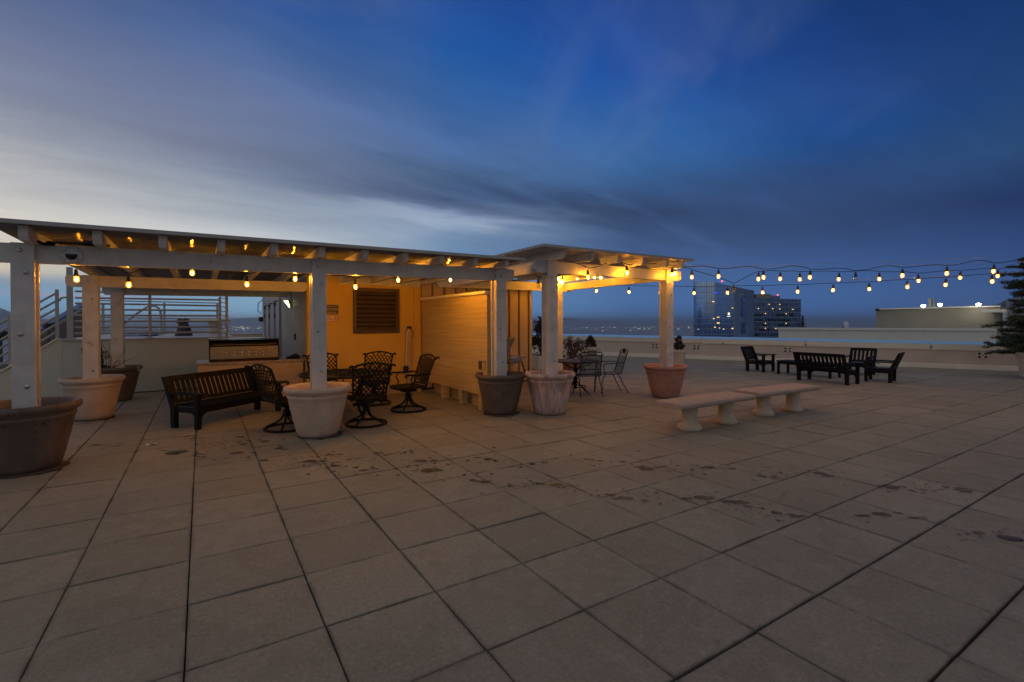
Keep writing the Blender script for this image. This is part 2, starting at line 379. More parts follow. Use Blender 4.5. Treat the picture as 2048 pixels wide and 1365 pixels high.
M['bluesign'] = emat('blue_glow', (0.05, 0.12, 1.0), 1.0)
M['citylight'] = emat('city_light', (1.0, 0.86, 0.66), 1.5)
def bulb_glass():
    m, nt, p, out = new_mat('bulb_glass'); nt.n.remove(p)
    t = nt.new('ShaderNodeBsdfTransparent'); t.inputs[0].default_value = (1, 0.93, 0.80, 1)
    e = nt.new('ShaderNodeEmission'); e.inputs[0].default_value = (1.0, 0.36, 0.03, 1); e.inputs[1].default_value = 1.15
    a = nt.new('ShaderNodeAddShader'); nt.l.new(t.outputs[0], a.inputs[0]); nt.l.new(e.outputs[0], a.inputs[1])
    nt.l.new(a.outputs[0], out.inputs[0]); return m
M['bulbglass'] = bulb_glass()
def clear_glass():
    m, nt, p, out = new_mat('clear_bulb_glass')
    t = nt.new('ShaderNodeBsdfTransparent'); x = nt.new('ShaderNodeMixShader'); x.inputs[0].default_value = 0.72
    p.inputs['Base Color'].default_value = (0.4, 0.4, 0.4, 1); p.inputs['Roughness'].default_value = 0.05
    nt.l.new(p.outputs[0], x.inputs[1]); nt.l.new(t.outputs[0], x.inputs[2]); nt.l.new(x.outputs[0], out.inputs[0]); return m
M['clearglass'] = clear_glass()
def mesh_fabric():
    m, nt, p, out = new_mat('sling_mesh')
    t = nt.new('ShaderNodeBsdfTransparent'); x = nt.new('ShaderNodeMixShader'); x.inputs[0].default_value = 0.45
    p.inputs['Base Color'].default_value = (0.03, 0.05, 0.055, 1); p.inputs['Roughness'].default_value = 0.6
    nt.l.new(p.outputs[0], x.inputs[1]); nt.l.new(t.outputs[0], x.inputs[2]); nt.l.new(x.outputs[0], out.inputs[0]); return m
M['sling'] = mesh_fabric()
def floor_mat():
    m, nt, p, out = new_mat('concrete_pavers')
    pos = nt.new('ShaderNodeNewGeometry').outputs['Position']
    s = nt.sep(pos)
    ix = nt.math('FLOOR', nt.math('DIVIDE', s[0], T)); iy = nt.math('FLOOR', nt.math('DIVIDE', s[1], T))
    w = nt.new('ShaderNodeTexWhiteNoise', noise_dimensions='2D'); nt.put(w.inputs['Vector'], nt.comb(ix, iy))
    base = nt.mix(w.outputs['Value'], rgb(149, 140, 120), rgb(167, 158, 137))
    big = nt.noise(pos, 0.45, 5, 0.6)
    base = nt.mix(nt.math('MULTIPLY', nt.maprange(big, 0.36, 0.70), 0.55), base, rgb(139, 132, 115))
    fine = nt.noise(pos, 170, 2, 0.7)
    base = nt.mix(nt.math('MULTIPLY', nt.maprange(fine, 0.30, 0.72), 0.50), base, rgb(94, 90, 80))
    med = nt.noise(pos, 7, 7, 0.65)
    base = nt.mix(nt.math('MULTIPLY', nt.maprange(med, 0.48, 0.75), 0.30), base, rgb(172, 168, 154))
    grit = nt.noise(pos, 38, 5, 0.75)
    base = nt.mix(nt.math('MULTIPLY', nt.maprange(grit, 0.46, 0.70), 0.38), base, rgb(112, 103, 90))
    base = nt.mix(nt.math('MULTIPLY', nt.maprange(grit, 0.50, 0.32), 0.25), base, rgb(184, 174, 154))
    wat = nt.noise(pos, 1.6, 6, 0.6, 1.2)
    base = nt.mix(nt.math('MULTIPLY', nt.math('MULTIPLY', nt.maprange(wat, 0.50, 0.55), nt.maprange(wat, 0.66, 0.57)), 0.16), base, rgb(100, 92, 82))
    # soft grime along slab edges
    fx = nt.math('ABSOLUTE', nt.math('SUBTRACT', nt.math('FRACT', nt.math('DIVIDE', s[0], T)), 0.5))
    fy = nt.math('ABSOLUTE', nt.math('SUBTRACT', nt.math('FRACT', nt.math('DIVIDE', s[1], T)), 0.5))
    edge = nt.math('MULTIPLY', nt.maprange(nt.math('MAXIMUM', fx, fy), 0.45, 0.495), nt.maprange(nt.noise(pos, 4, 5), 0.38, 0.62))
    base = nt.mix(nt.math('MULTIPLY', edge, 0.55), base, rgb(80, 78, 70))
    nt.put(p.inputs['Base Color'], base)
    nt.put(p.inputs['Roughness'], nt.math('ADD', 0.62, nt.math('MULTIPLY', big, 0.2)))
    p.inputs['Specular IOR Level'].default_value = 0.35
    b = nt.new('ShaderNodeBump'); b.inputs['Strength'].default_value = 0.5; b.inputs['Distance'].default_value = 0.0018
    nt.put(b.inputs['Height'], nt.noise(pos, 240, 3, 0.7)); nt.l.new(b.outputs[0], p.inputs['Normal'])
    return m
M['pavers'] = floor_mat()
def stain_mat():
    m, nt, p, out = new_mat('wet_stain')
    t = nt.new('ShaderNodeBsdfTransparent'); x = nt.new('ShaderNodeMixShader')
    pos = nt.new('ShaderNodeNewGeometry').outputs['Position']
    at_ = nt.new('ShaderNodeAttribute', attribute_name='wet')
    nt.put(x.inputs[0], nt.math('SUBTRACT', 1.0, nt.math('MULTIPLY', at_.outputs['Fac'], nt.maprange(nt.noise(pos, 9, 3), 0.3, 0.7, 0.60, 0.95)), clamp=True))
    p.inputs['Base Color'].default_value = (0.045, 0.032, 0.024, 1); p.inputs['Roughness'].default_value = 0.42; p.inputs['Specular IOR Level'].default_value = 0.3
    nt.l.new(p.outputs[0], x.inputs[1]); nt.l.new(t.outputs[0], x.inputs[2]); nt.l.new(x.outputs[0], out.inputs[0]); return m
M['stain'] = stain_mat()
def tower_glass():
    m, nt, p, out = new_mat('curtain_wall_glass')
    pos = nt.new('ShaderNodeNewGeometry').outputs['Position']
    n = nt.noise(nt.vmath('MULTIPLY', pos, (0.3, 0.3, 0.5)), 0.5, 3)
    nt.put(p.inputs['Base Color'], nt.mix(n, (0.11, 0.20, 0.40, 1), (0.24, 0.37, 0.62, 1)))
    p.inputs['Metallic'].default_value = 1.0; p.inputs['Roughness'].default_value = 0.08
    return m
M['towerglass'] = tower_glass()
M['towerglass2'] = pmat('dark_window_glass', (0.07, 0.115, 0.20), (0.15, 0.22, 0.35), 0.25, 0.12, metal=0.9)
M['mullion'] = pmat('mullion', (0.42, 0.48, 0.56), None, 1, 0.5, metal=0.3)
M['towerpanel'] = pmat('tower_metal_panel', (0.17, 0.24, 0.37), (0.14, 0.20, 0.32), 0.2, 0.5, metal=0.2)
M['plain'] = pmat('hazed_valley_ground', (0.17, 0.22, 0.29), (0.23, 0.27, 0.33), 0.004, 0.95)  # blue-grey tint carries part of the distance haze over the valley
M['hill'] = pmat('hazed_hillside', (0.26, 0.29, 0.36), (0.19, 0.21, 0.26), 0.01, 0.95)  # lightened and blued, so some of the far haze sits in the colour
M['tanhill'] = pmat('dry_hillside', (0.26, 0.20, 0.14), (0.18, 0.15, 0.10), 0.06, 0.95)

# ================================================================== SETTING
# the parapet runs at an angle to the paving grid
PA, PD = Vector((20.47, 2.21, 0)), Vector((-0.4233, 0.906, 0))
PN = Vector((-0.906, -0.4233, 0))            # towards the terrace
def par(s): return PA + PD*s
def build_floor():
    m = MB(); rng = random.Random(3)
    rowg = {j: rng.choice((.0022, .0026, .003, .0045, .0065)) for j in range(-20, 50)}; colg = {i: rng.uniform(.0028, .0042) for i in range(-20, 50)}
    for i in range(-16, 42):
        for j in range(-14, 34):
            cx, cy = (i+0.5)*T, (j+0.5)*T
            if (Vector((cx, cy, 0))-PA).dot(PN) < -0.45: continue
            if (cx > 1.9 and cx < 6.2 and cy > 8.4): continue
            gx0, gx1, gy0, gy1 = colg[i]+rng.uniform(-.0008, .001), colg[i+1]+rng.uniform(-.0008, .001), rowg[j]+rng.uniform(-.0008, .0014), rowg[j+1]+rng.uniform(-.0008, .0014)
            zt = rng.uniform(-0.0028, 0.0028); tx, ty = rng.uniform(-.0012, .0012), rng.uniform(-.0012, .0012)
            x0, x1, y0, y1 = i*T+gx0, (i+1)*T-gx1, j*T+gy0, (j+1)*T-gy1
            c = 0.004
            top = [(x0+c, y0+c, zt-tx-ty), (x1-c, y0+c, zt+tx-ty), (x1-c, y1-c, zt+tx+ty), (x0+c, y1-c, zt-tx+ty)]
            mid = [(x0, y0, zt-tx-ty-c), (x1, y0, zt+tx-ty-c), (x1, y1, zt+tx+ty-c), (x0, y1, zt-tx+ty-c)]
            bot = [(x, y, -0.04) for x, y, z in mid]
            f = [(0,1,2,3)] + [(k, 4+k, 4+(k+1) % 4, (k+1) % 4) for k in range(4)] + [(4+k, 8+k, 8+(k+1) % 4, 4+(k+1) % 4) for k in range(4)]
            m._add(top+mid+bot, f)
    o = m.build('terrace_floor', M['pavers']); tag(o, kind='structure')
    m = MB(); m.poly([(-12, -12, -0.035), (28, -12, -0.035), (28, 24, -0.035), (-12, 24, -0.035)])
    tag(m.build('roof_membrane', M['gap']), kind='structure')
build_floor()
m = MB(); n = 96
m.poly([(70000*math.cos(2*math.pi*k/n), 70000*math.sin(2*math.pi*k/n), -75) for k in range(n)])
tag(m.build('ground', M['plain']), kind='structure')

def ridge(name, pts, depth, mat, foot=0.35, sub=14, amp=0.03, seed=1):
    """a mountain: crest line through image points at a real distance, with slopes down both sides"""
    rng = random.Random(seed); crest = []
    for (a, b) in zip(pts, pts[1:]):
        for k in range(sub):
            t = k/sub; crest.append((a[0]+(b[0]-a[0])*t, a[1]+(b[1]-a[1])*t + rng.uniform(-1, 1)*amp*20))
    crest.append(pts[-1]); m = MB(); rows = []
    for (px, py) in crest:
        c = at(px, py, depth); h = c.z+75; d = Vector((c.x-CAM.x, c.y-CAM.y, 0)).normalized()
        fw = max(h, 30)/foot
        row = []
        for t in (-1, -.75, -.5, -.25, 0, .3, .65, 1):
            zz = -78 + (h+3)*(1-abs(t))**1.1*(1 + (rng.uniform(-.12, .12) if t not in (0, -1, 1) else 0))
            row.append(m.bm.verts.new(Vector((c.x, c.y, 0)) + d*fw*t + Vector((0, 0, zz))))
        rows.append(row)
    for a, b in zip(rows, rows[1:]):
        for k in range(len(a)-1): m.bm.faces.new((a[k], a[k+1], b[k+1], b[k]))
    return tag(m.build(name, mat, smooth=60), kind='structure')
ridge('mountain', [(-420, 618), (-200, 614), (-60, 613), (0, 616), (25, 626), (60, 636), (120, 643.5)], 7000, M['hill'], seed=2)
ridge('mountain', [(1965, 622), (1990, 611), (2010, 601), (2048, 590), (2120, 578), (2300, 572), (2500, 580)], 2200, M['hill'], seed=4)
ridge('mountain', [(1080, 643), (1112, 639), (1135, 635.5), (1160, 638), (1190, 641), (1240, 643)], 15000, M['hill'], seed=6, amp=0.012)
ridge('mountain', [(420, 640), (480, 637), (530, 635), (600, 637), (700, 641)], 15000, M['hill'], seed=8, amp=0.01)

def city():
    rng = random.Random(11); m = MB()
    def dot(px, py, s):
        p = gnd(px, py, -74); d = (p-CAM).length
        w = s*d/F_PX
        m.box((p.x, p.y, -74+w*0.5), (w, w, w))
    for k in range(190):
        cl = rng.random()
        if cl < .25: px = rng.gauss(480, 24)
        elif cl < .6: px = rng.uniform(1118, 1400)
        elif cl < .75: px = rng.gauss(1300, 40)
        else: px = rng.uniform(60, 1500)
        py = 643 + 12 + abs(rng.gauss(0, 4.2)) - rng.random()*2
        if py > 669: continue
        dot(px, py, rng.choice((.35, .4, .5, .6, .9)))
    tag(m.build('city_lights', M['citylight']), 'distant city lights strung across the dark valley below the horizon', 'city lights', kind='stuff')
city()

# ------------------------------------------------------------------ parapet
def build_parapet():
    t = thing('parapet_wall', 'long low stucco parapet with sloping metal coping along the right edge of the terrace', 'wall')
    s0, s1 = -6.5, 19.5
    def zt(s): return 0.782 + 0.0058*(s)
    def strip(name, mat, prof):
        m = MB()
        a = [par(s0)+PN*o+Vector((0, 0, z if z < .3 else z+zt(s0))) for o, z in prof]
        b = [par(s1)+PN*o+Vector((0, 0, z if z < .3 else z+zt(s1))) for o, z in prof]
        n = len(prof); m._add(a+b, [(k, (k+1) % n, n+(k+1) % n, n+k) for k in range(n)] + [tuple(range(n)), tuple(reversed(range(n, 2*n)))])
        return m.build(name, mat, t)
    m = MB()
    for s in (s0,):
        a = [par(s0), par(s1), par(s1)-PN*.30, par(s0)-PN*.30]
        zz = [zt(s0)-.16, zt(s1)-.16, zt(s1)-.16, zt(s0)-.16]
        m._add([(p.x, p.y, -.04) for p in a]+[(p.x, p.y, z) for p, z in zip(a, zz)], [(0,1,2,3), (4,5,6,7), (0,1,5,4), (1,2,6,5), (2,3,7,6), (3,0,4,7)])
    m.build('wall_face', M['parapet'], t)
    m = MB()
    edges = [s0, -2.0, 1.55, 5.1, 8.75, 12.3, 15.9, s1]
    for a, b in zip(edges, edges[1:]):
        a2, b2 = a+.006, b-.006
        pr = lambda s: [par(s)+PN*.035+Vector((0, 0, zt(s)-.155)), par(s)+PN*.035+Vector((0, 0, zt(s)+.0)), par(s)-PN*.36+Vector((0, 0, zt(s)+.085)), par(s)-PN*.36+Vector((0, 0, zt(s)-.155))]
        m._add(pr(a2)+pr(b2), [(0,1,5,4), (1,2,6,5), (2,3,7,6), (3,0,4,7), (0,1,2,3), (4,5,6,7)])
        pr = lambda s: [par(s)+PN*.045+Vector((0, 0, zt(s)-.185)), par(s)+PN*.045+Vector((0, 0, zt(s)-.1575)), par(s)+PN*.002+Vector((0, 0, zt(s)-.1575)), par(s)+PN*.002+Vector((0, 0, zt(s)-.185))]
        m._add(pr(a2)+pr(b2), [(0,1,5,4), (1,2,6,5), (2,3,7,6), (3,0,4,7), (0,1,2,3), (4,5,6,7)])
    m.build('coping', M['coping'], t)
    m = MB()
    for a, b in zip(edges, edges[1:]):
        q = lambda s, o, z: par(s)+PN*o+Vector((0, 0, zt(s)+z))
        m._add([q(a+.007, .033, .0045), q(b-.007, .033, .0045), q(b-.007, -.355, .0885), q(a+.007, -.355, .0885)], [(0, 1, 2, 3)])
    m.build('coping_sky_sheet', M['copingsky'], t)  # thin sheet over the coping carrying the painted sky reflection
    m = MB()
    for a, b in zip([s0, -3.2, 1.0, 5.6, 9.9, 14.0], [-3.2, 1.0, 5.6, 9.9, 14.0, s1]):
        pr = lambda s: [par(s)+PN*.05+Vector((0, 0, -.03)), par(s)+PN*.035+Vector((0, 0, .135)), par(s)+PN*.002+Vector((0, 0, .15)), par(s)+PN*.002+Vector((0, 0, -.03))]
        m._add(pr(a+.003)+pr(b-.003), [(0,1,5,4), (1,2,6,5), (2,3,7,6), (3,0,4,7), (0,1,2,3), (4,5,6,7)])
    m.build('base_flashing', M['band'], t)
    def onpar(px, py):
        d = ray(px, py); k = (PA-CAM).dot(PN)/d.dot(PN); return CAM + d*k
    ang = math.atan2(PD.y, PD.x); Rz = Matrix.Rotation(ang, 3, 'Z')
    for (px, py) in ((1310, 692), (1393, 695), (1575.5, 700), (1965, 711)):
        p = onpar(px, py)
        m = MB(); m.box(p+PN*.012, (.27, .02, .19), Rz)
        v = m.build('wall_vent', M['trim'], t)
        m = MB()
        for a in range(4):
            x = (.075 if a & 1 else -.075); z = (.05 if a & 2 else -.05)
            pts = [Vector((x+.05*math.cos(q)*(1+.25*math.cos(4*q)), -.003, z+.038*math.sin(q)*(1+.25*math.cos(4*q)))) for q in [2*math.pi*k/12 for k in range(12)]]
            m.prism([p+PN*.022+Rz @ Vector((q.x, 0, q.z)) for q in pts], PN*.006)
        m.box(p+PN*.026, (.05, .006, .03), Rz)
        m.build('grille', M['louver'], v)
    for (px, py) in ((1447, 687.5), (1612, 690), (1862.5, 694.5), (1757, 727)):
        p = onpar(px, py); m = MB(); m.tube([p, p+PN*.05], .022, 8); m.tube([p+PN*.045, p+PN*.06+PD*.06], .008, 5)
        m.build('tie_anchor', M['gap'], t)
build_parapet()

# ------------------------------------------------------------------ neighbouring roofs and towers
def slab(m, px0, px1, d0, d1, yt0, yt1, yb0, yb1, thick):
    a, b = at(px0, yt0, d0), at(px1, yt1, d1); a2, b2 = at(px0, yb0, d0), at(px1, yb1, d1)
    n = (Vector((b.x-a.x, b.y-a.y, 0))).normalized(); n = Vector((-n.y, n.x, 0))
    if n.dot(FW) < 0: n = -n
    a2.x, a2.y = a.x, a.y; b2.x, b2.y = b.x, b.y
    m._add([a2, b2, b, a, a2+n*thick, b2+n*thick, b+n*thick, a+n*thick], [(0,1,2,3), (4,5,6,7), (0,1,5,4), (1,2,6,5), (2,3,7,6), (3,0,4,7)])
    return n
t = thing('adjoining_roof_wall', 'low cream wall of the next roof just above the parapet at the right', 'wall')
m = MB(); slab(m, 1558, 1992, 40, 34, 660, 663, 900, 900, 1.2); m.build('wall_face', M['band'], t)
m = MB(); slab(m, 1556, 1994, 39.9, 33.9, 656, 658, 659.8, 662.8, 1.5); m.build('cap', M['trim'], t)
t = thing('roof_penthouse', 'flat olive stucco penthouse with lamps and pipes on its roof', 'building')
m = MB(); slab(m, 1752, 2000, 52, 46, 620, 614, 690, 690, 9.0); m.build('wall', M['penthouse'], t)
m = MB(); slab(m, 2000.3, 2075, 46, 52, 614, 616, 690, 690, .3); m.build('wall', M['penthouse'], t)
m = MB(); slab(m, 1749, 2001.5, 51.8, 45.8, 617.5, 611.5, 620, 614.2, 9.4); m.build('roof_edge', M['trim'], t)
m = MB(); slab(m, 2014, 2075, 44.0, 45.0, 619, 617, 625, 623, 2.0); c = m.build('canopy', M['galv'], t)
m = MB(); slab(m, 2013, 2016, 43.9, 44, 625, 625, 690, 690, .25); m.build('canopy_post', M['galv'], c)
m = MB(); p = at(1755, 620, 51.6); m.box(p, (.5, .25, .25), None, .05); m.build('roof_camera', M['gap'], t)
tt = thing('flue_pipes', 'pair of shiny zinc flue pipes standing on the penthouse roof between two lamps', 'pipes')
for px in (1859.5, 1867):
    a, b = at(px, 615.5, 51), at(px, 598, 51); m = MB()
    m.tube([a, b], .155, 14); m.tube([b-Vector((0, 0, .1)), b+Vector((0, 0, .02))], .185, 14); m.build('pipe', M['pipe'], tt)
for (px, py, label) in ((1846.5, 612.2, 'bright white roof lamp left of the flue pipes'), (1880, 609.5, 'bright white roof lamp right of the flue pipes'), (1957, 609.2, 'bright white roof lamp standing alone above the pine branches')):
    t = thing('roof_lamp', label, 'lamp', at(px, py, 46), 0, 'roof lamps on the penthouse')
    m = MB(); m.lathe([(0, -.12), (.10, -.11), (.155, -.03), (.16, .03), (.10, .08), (0, .10)], 16); m.build('lit_globe', M['rooflamp'], t, smooth=60)
    m = MB(); m.tube([(0, 0, -.34), (0, 0, -.13)], .05, 8); m.build('stem', M['pipe'], t)
t = thing('vent_hood', 'small pale rounded vent hood on the next roof', 'vent', at(1693, 655.5, 41))
m = MB(); m.tube([(0, 0, -.2), (0, 0, .2), (.05, .05, .34), (.22, .15, .36), (.3, .2, .22)], [.13, .15, .17, .17, .15], 12); m.build('hood', M['whiteplastic'], t, smooth=50)
m = MB(); m.box((.2, .2, -.02), (.5, .3, .34), None, .05); m.build('motor_box', M['towerpanel'], t)

def towers():
    t = thing('glass_tower', 'tall curved blue glass tower with a sloping top beyond the parapet', 'tower')
    # curved curtain wall then a flat panelled flank
    prof = []
    for k in range(25):
        u = k/24; px = 1387.5 + (1469-1387.5)*(0.5-0.5*math.cos(math.pi*min(1, u*1.0)))
        dep = 258 + 18*(1-(px-1387.5)/81.5)**2.4
        yt = 563.6 if px < 1425 else 563.6 + (px-1425)*0.235*min(1, (px-1425)/30+.35)
        prof.append((px, yt, dep))
    def wall(name, prof, mat, yb=760):
        m = MB(); top = []; bot = []
        for (px, yt, dep) in prof:
            a = at(px, yt, dep); b = at(px, yb, dep); b.x, b.y = a.x, a.y
            top.append(m.bm.verts.new(a)); bot.append(m.bm.verts.new(b))
        for k in range(len(prof)-1): m.bm.faces.new((bot[k], bot[k+1], top[k+1], top[k]))
        return m
    back = [(1469, 574, 296), (1390, 563.6, 296)]
    m = wall('x', prof + back + prof[:1], None); m.build('curtain_wall', M['towerglass'], t, smooth=40)
    m = MB()
    for yy in (575, 585.4, 596.4, 606.5, 616.5, 627, 637.5, 648, 658.5, 669):
        pts = [at(px, max(yy, yt+1), dep-.12) for px, yt, dep in prof if yt < yy]
        if len(pts) > 1: m.tube(pts, .11, 4)
    for k in range(0, 25):
        px, yt, dep = prof[k]; a = at(px, yt, dep-.1); b = at(px, 700, dep-.1); b.x, b.y = a.x, a.y; m.tube([a, b], .06, 4)
    m.build('mullions', M['mullion'], t)
    pr2 = [(1469.2, 573.6, 258.5), (1485, 577, 259.5), (1499, 580, 262), (1508, 582, 266), (1508.5, 582, 292), (1469.2, 573.6, 292), (1469.2, 573.6, 263)]
    m = wall('y', pr2, None); m.build('flank', M['towerpanel'], t)
    for (x0, x1, y0, y1) in ((1475, 1494, 581.5, 585), (1475, 1494, 588, 592.5)):
        m = MB(); slab(m, x0, x1, 258.9, 259.9, y0, y0, y1, y1, .3); m.build('louver_opening', M['towerglass2'], t)
    for y0 in (597, 613, 624, 646, 658):
        m = MB(); slab(m, 1485, 1491, 258.9, 259.9, y0, y0, y0+9, y0+9, .3); m.build('stair_window', M['towerglass'], t)
    for (zx, zy, w, h, mt) in ((465, 440, 30, 14, 'winlit'), (545, 695, 36, 12, 'winlit'), (470, 718, 20, 14, 'winlit'), (545, 790, 38, 18, 'winlit'), (495, 860, 30, 14, 'winlit'), (567, 873, 12, 12, 'winlit'), (635, 890, 22, 10, 'winwhite'), (720, 640, 26, 40, 'winwhite'), (720, 682, 50, 10, 'winwhite'), (780, 545, 18, 12, 'winlit'), (780, 880, 20, 20, 'winlit'), (222, 893, 18, 10, 'winwhite')):  # the two largest white panes are a reflection on the glass, built as glow
        x, y = 1370+zx/8.192, 550+zy/8.192; w /= 8.192; h /= 8.192
        dep = min(prof, key=lambda q: abs(q[0]-x))[2]-.45
        m = MB(); slab(m, x-w/2, x+w/2, dep, dep, y-h/2, y-h/2, y+h/2, y+h/2, .2); m.build('lit_window', M[mt], t)
    m = MB(); m.lathe([(0, -.5), (.45, -.2), (.45, .2), (0, .5)], 10, at(1444, 563, 262)); m.build('beacon', M['redbeacon'], t)
    m = MB(); slab(m, 1427.5, 1435, 257.4, 257.4, 585, 585, 587, 587, .2); m.build('glowing_sign', M['bluesign'], t)

    t = thing('dark_office_block', 'lower dark glass block with scattered lit windows beside the curved tower', 'building')
    m = MB(); slab(m, 1500, 1602, 282, 296, 597.5, 600, 760, 760, 26); m.build('facade', M['towerglass2'], t)
    m = MB(); slab(m, 1499.5, 1602.5, 281.8, 295.8, 596.3, 599, 598, 600.6, 27); m.build('roof_edge', M['towerpanel'], t)
    m = MB()
    def fdep(px): return 282+(296-282)*(px-1500)/102-.35
    for yy in range(604, 676, 10): m.tube([at(1500, yy, fdep(1500)), at(1602, yy+1.5, fdep(1602))], .14, 4)
    for px in range(1504, 1602, 6):
        a = at(px, 599, fdep(px)); b = at(px, 700, fdep(px)); b.x, b.y = a.x, a.y; m.tube([a, b], .09, 4)
    m.build('mullions', M['mullion'], t)
    rng = random.Random(5)
    for k in range(26):
        px = rng.uniform(1504, 1590); yy = 604+10*rng.randint(2, 6)
        w = rng.uniform(4, 11); d0 = fdep(px)-.15; m = MB(); slab(m, px, min(px+w, 1601), d0, fdep(px+w)-.15, yy+5, yy+5, yy+8.5, yy+8.5, .3); m.build('balcony_band', M['gap'], t)
    m = MB(); slab(m, 1512, 1541, 286, 290, 589, 588, 597, 597.8, 12); m.build('plant_room', M['penthouse'], t)
    m = MB(); slab(m, 1541, 1560, 291, 294, 591, 592.5, 598, 598.5, 12); m.build('plant_room', M['towerpanel'], t)
    m = MB(); m.lathe([(0, -.5), (.45, -.2), (.45, .2), (0, .5)], 10, at(1555.5, 590.5, 292)); m.build('beacon', M['redbeacon'], t)
    for (zx, zy) in ((1380, 485), (1555, 485), (1555, 560), (1072, 550), (1770, 568), (1320, 635), (1660, 640), (1075, 797), (1320, 797), (1660, 797), (1075, 877), (1320, 877), (1490, 880), (1440, 555), (1205, 553)):
        x, y = 1370+zx/8.192, 550+zy/8.192
        m = MB(); d0 = fdep(x)-.5; slab(m, x-.75, x+.75, d0, d0, y-.85, y-.85, y+.85, y+.85, .2); m.build('lit_window', M['winlit'], t)
towers()

# ------------------------------------------------------------------ foliage helpers
def leaf(m, p, s, rng, up=0.3, aspect=0.5):
    d = Vector((rng.gauss(0, 1), rng.gauss(0, 1), rng.gauss(0, 1)+up)).normalized()
    n = d.cross(Vector((rng.gauss(0, 1), rng.gauss(0, 1), rng.gauss(0, 1)))).normalized()
    w = n*s*aspect*0.5; k = d.cross(n)*s*0.12
    m._add([p-w*.2, p+d*s*.45+w+k, p+d*s, p+d*s*.45-w+k], [(0, 1, 2, 3)])
def clump(m, c, r, nleaf, s, rng, shell=0.55):
    for _ in range(nleaf):
        d = Vector((rng.gauss(0, 1), rng.gauss(0, 1), rng.gauss(0, 1))).normalized()
        q = (shell + (1-shell)*rng.random())
        leaf(m, Vector(c)+Vector((d.x*r[0], d.y*r[1], d.z*r[2]))*q, s*rng.uniform(.6, 1.3), rng)
def spray(m, p, d, L, rng, s=0.035, n=26):
    """a conifer twig: short needles along a line"""
    d = d.normalized(); sd = d.cross(Vector((0, 0, 1))).normalized()
    for k in range(n):
        t = k/n; q = p + d*L*t
        for sg in (-1, 1):
            v = (sd*sg*rng.uniform(.6, 1) + d*.7 + Vector((0, 0, rng.uniform(-.25, .35)))).normalized()*s*(1.2-.5*t)
            w = Vector((0, 0, 1)).cross(v).normalized()*s*.22
            m._add([q-w, q+v, q+w], [(0, 1, 2)])

def conifer_top():
    t = thing('conifer_tree', 'dark conifer treetop poking above the next roof beside the office block', 'tree', at(1605, 662, 60))
    rng = random.Random(21); m = MB(); m.tube([(0, 0, -6), (0, 0, 1.9)], [.2, .02], 7); m.build('trunk', M['bark'], t)
    m = MB()
    for k in range(30):
        z = 1.85-k*.085; r = .06+(1.85-z)*.36
        for a in range(7):
            q = a/7*6.283+k*1.3+rng.uniform(-.3, .3); d = Vector((math.cos(q), math.sin(q), -.25+rng.uniform(-.1, .1)))
            spray(m, Vector((0, 0, z)), d, r*rng.uniform(.7, 1.15), rng, .16, 10)
    m.build('crown', M['needle'], t)
conifer_top()

# far left: a house roof and greenery beyond the deck
t = thing('hillside_house', 'tan gable roof of a house behind the deck railing at the left', 'house')
a, b = at(66, 676, 46), at(176, 611, 52); m = MB()
n = Vector((-(b-a).y, (b-a).x, 0)).normalized()
if n.dot(FW) < 0: n = -n
m._add([a, b, Vector((b.x, b.y, a.z-3)), Vector((a.x, a.y, a.z-3)), a+n*.4, b+n*.4, Vector((b.x, b.y, a.z-3))+n*.4, Vector((a.x, a.y, a.z-3))+n*.4], [(0,1,2,3), (4,5,6,7), (0,1,5,4), (1,2,6,5), (2,3,7,6), (3,0,4,7)])
m.build('gable_wall', M['tanhill'], t)
m = MB(); dd = (b-a).normalized(); m.bar(a-dd*.3-n*.4+Vector((0, 0, .16)), b-n*.4+Vector((0, 0, .16)), .7, .28); m.build('roof_edge', M['towerpanel'], t)
def far_bush(px, py, dep, r, label):
    t = thing('leafy_tree', label, 'tree', at(px, py, dep)); rng = random.Random(int(px)+5); m = MB()
    for k in range(9): clump(m, (rng.uniform(-r, r)*.7, rng.uniform(-r, r)*.7, rng.uniform(-.5, .4)*r), (r*.5, r*.5, r*.4), 120, r*.22, rng)
    m.build('crown', M['needle'], t)
    m = MB(); m.tube([(0, 0, -6), (0, 0, 0)], [.16, .08], 7); m.build('trunk', M['bark'], t)
far_bush(2, 672, 40, .55, 'small green treetop beyond the stair railing at far left')
far_bush(97, 652, 44, .42, 'dark treetop against the tan gable roof')

# ================================================================== THE LOW BUILDING
WX, WY = 1.235, 7.75
b_ = thing('utility_building', 'low building with a yellow stucco front, grey door side and vertical siding at its right', 'building')
m = MB(); m.box(((WX+3.63)/2, WY+.125, 1.26), (3.63-WX, .25, 2.58)); m.build('stucco_wall', M['stucco'], b_)
m = MB(); m.box((WX+.10, (WY+.252+16.2)/2, 1.26), (.20, 16.2-WY-.252, 2.58)); m.build('door_wall', M['graywall'], b_)
m = MB(); m.box(((WX+6.6)/2, (WY+16)/2, 2.60), (6.6-WX-.2, 16-WY-.3, .08)); m.build('roof', M['towerpanel'], b_)
m = MB(); x = 3.65
while x < 6.70:
    x2 = min(x+.285, 6.72); m.box(((x+x2)/2, WY+.10, 1.28), (x2-x-.035, .10, 2.44), None, .012); x += .295
m.build('siding_panels', M['batten'], b_)
m = MB(); m.box(((3.64+6.7)/2, WY+.185, 1.26), (6.7-3.64, .06, 2.48)); m.build('siding_backing', M['gap'], b_)
m = MB(); m.box((6.66, (WY+.22+15)/2, 1.26), (.10, 15-WY-.22, 2.48)); m.build('side_wall', M['batten'], b_)
m = MB(); m.box(((WX+.1+3.55)/2, WY-.036, .10), (3.55-WX-.1, .068, .19), None, .008); m.build('base_trim', M['batten'], b_)
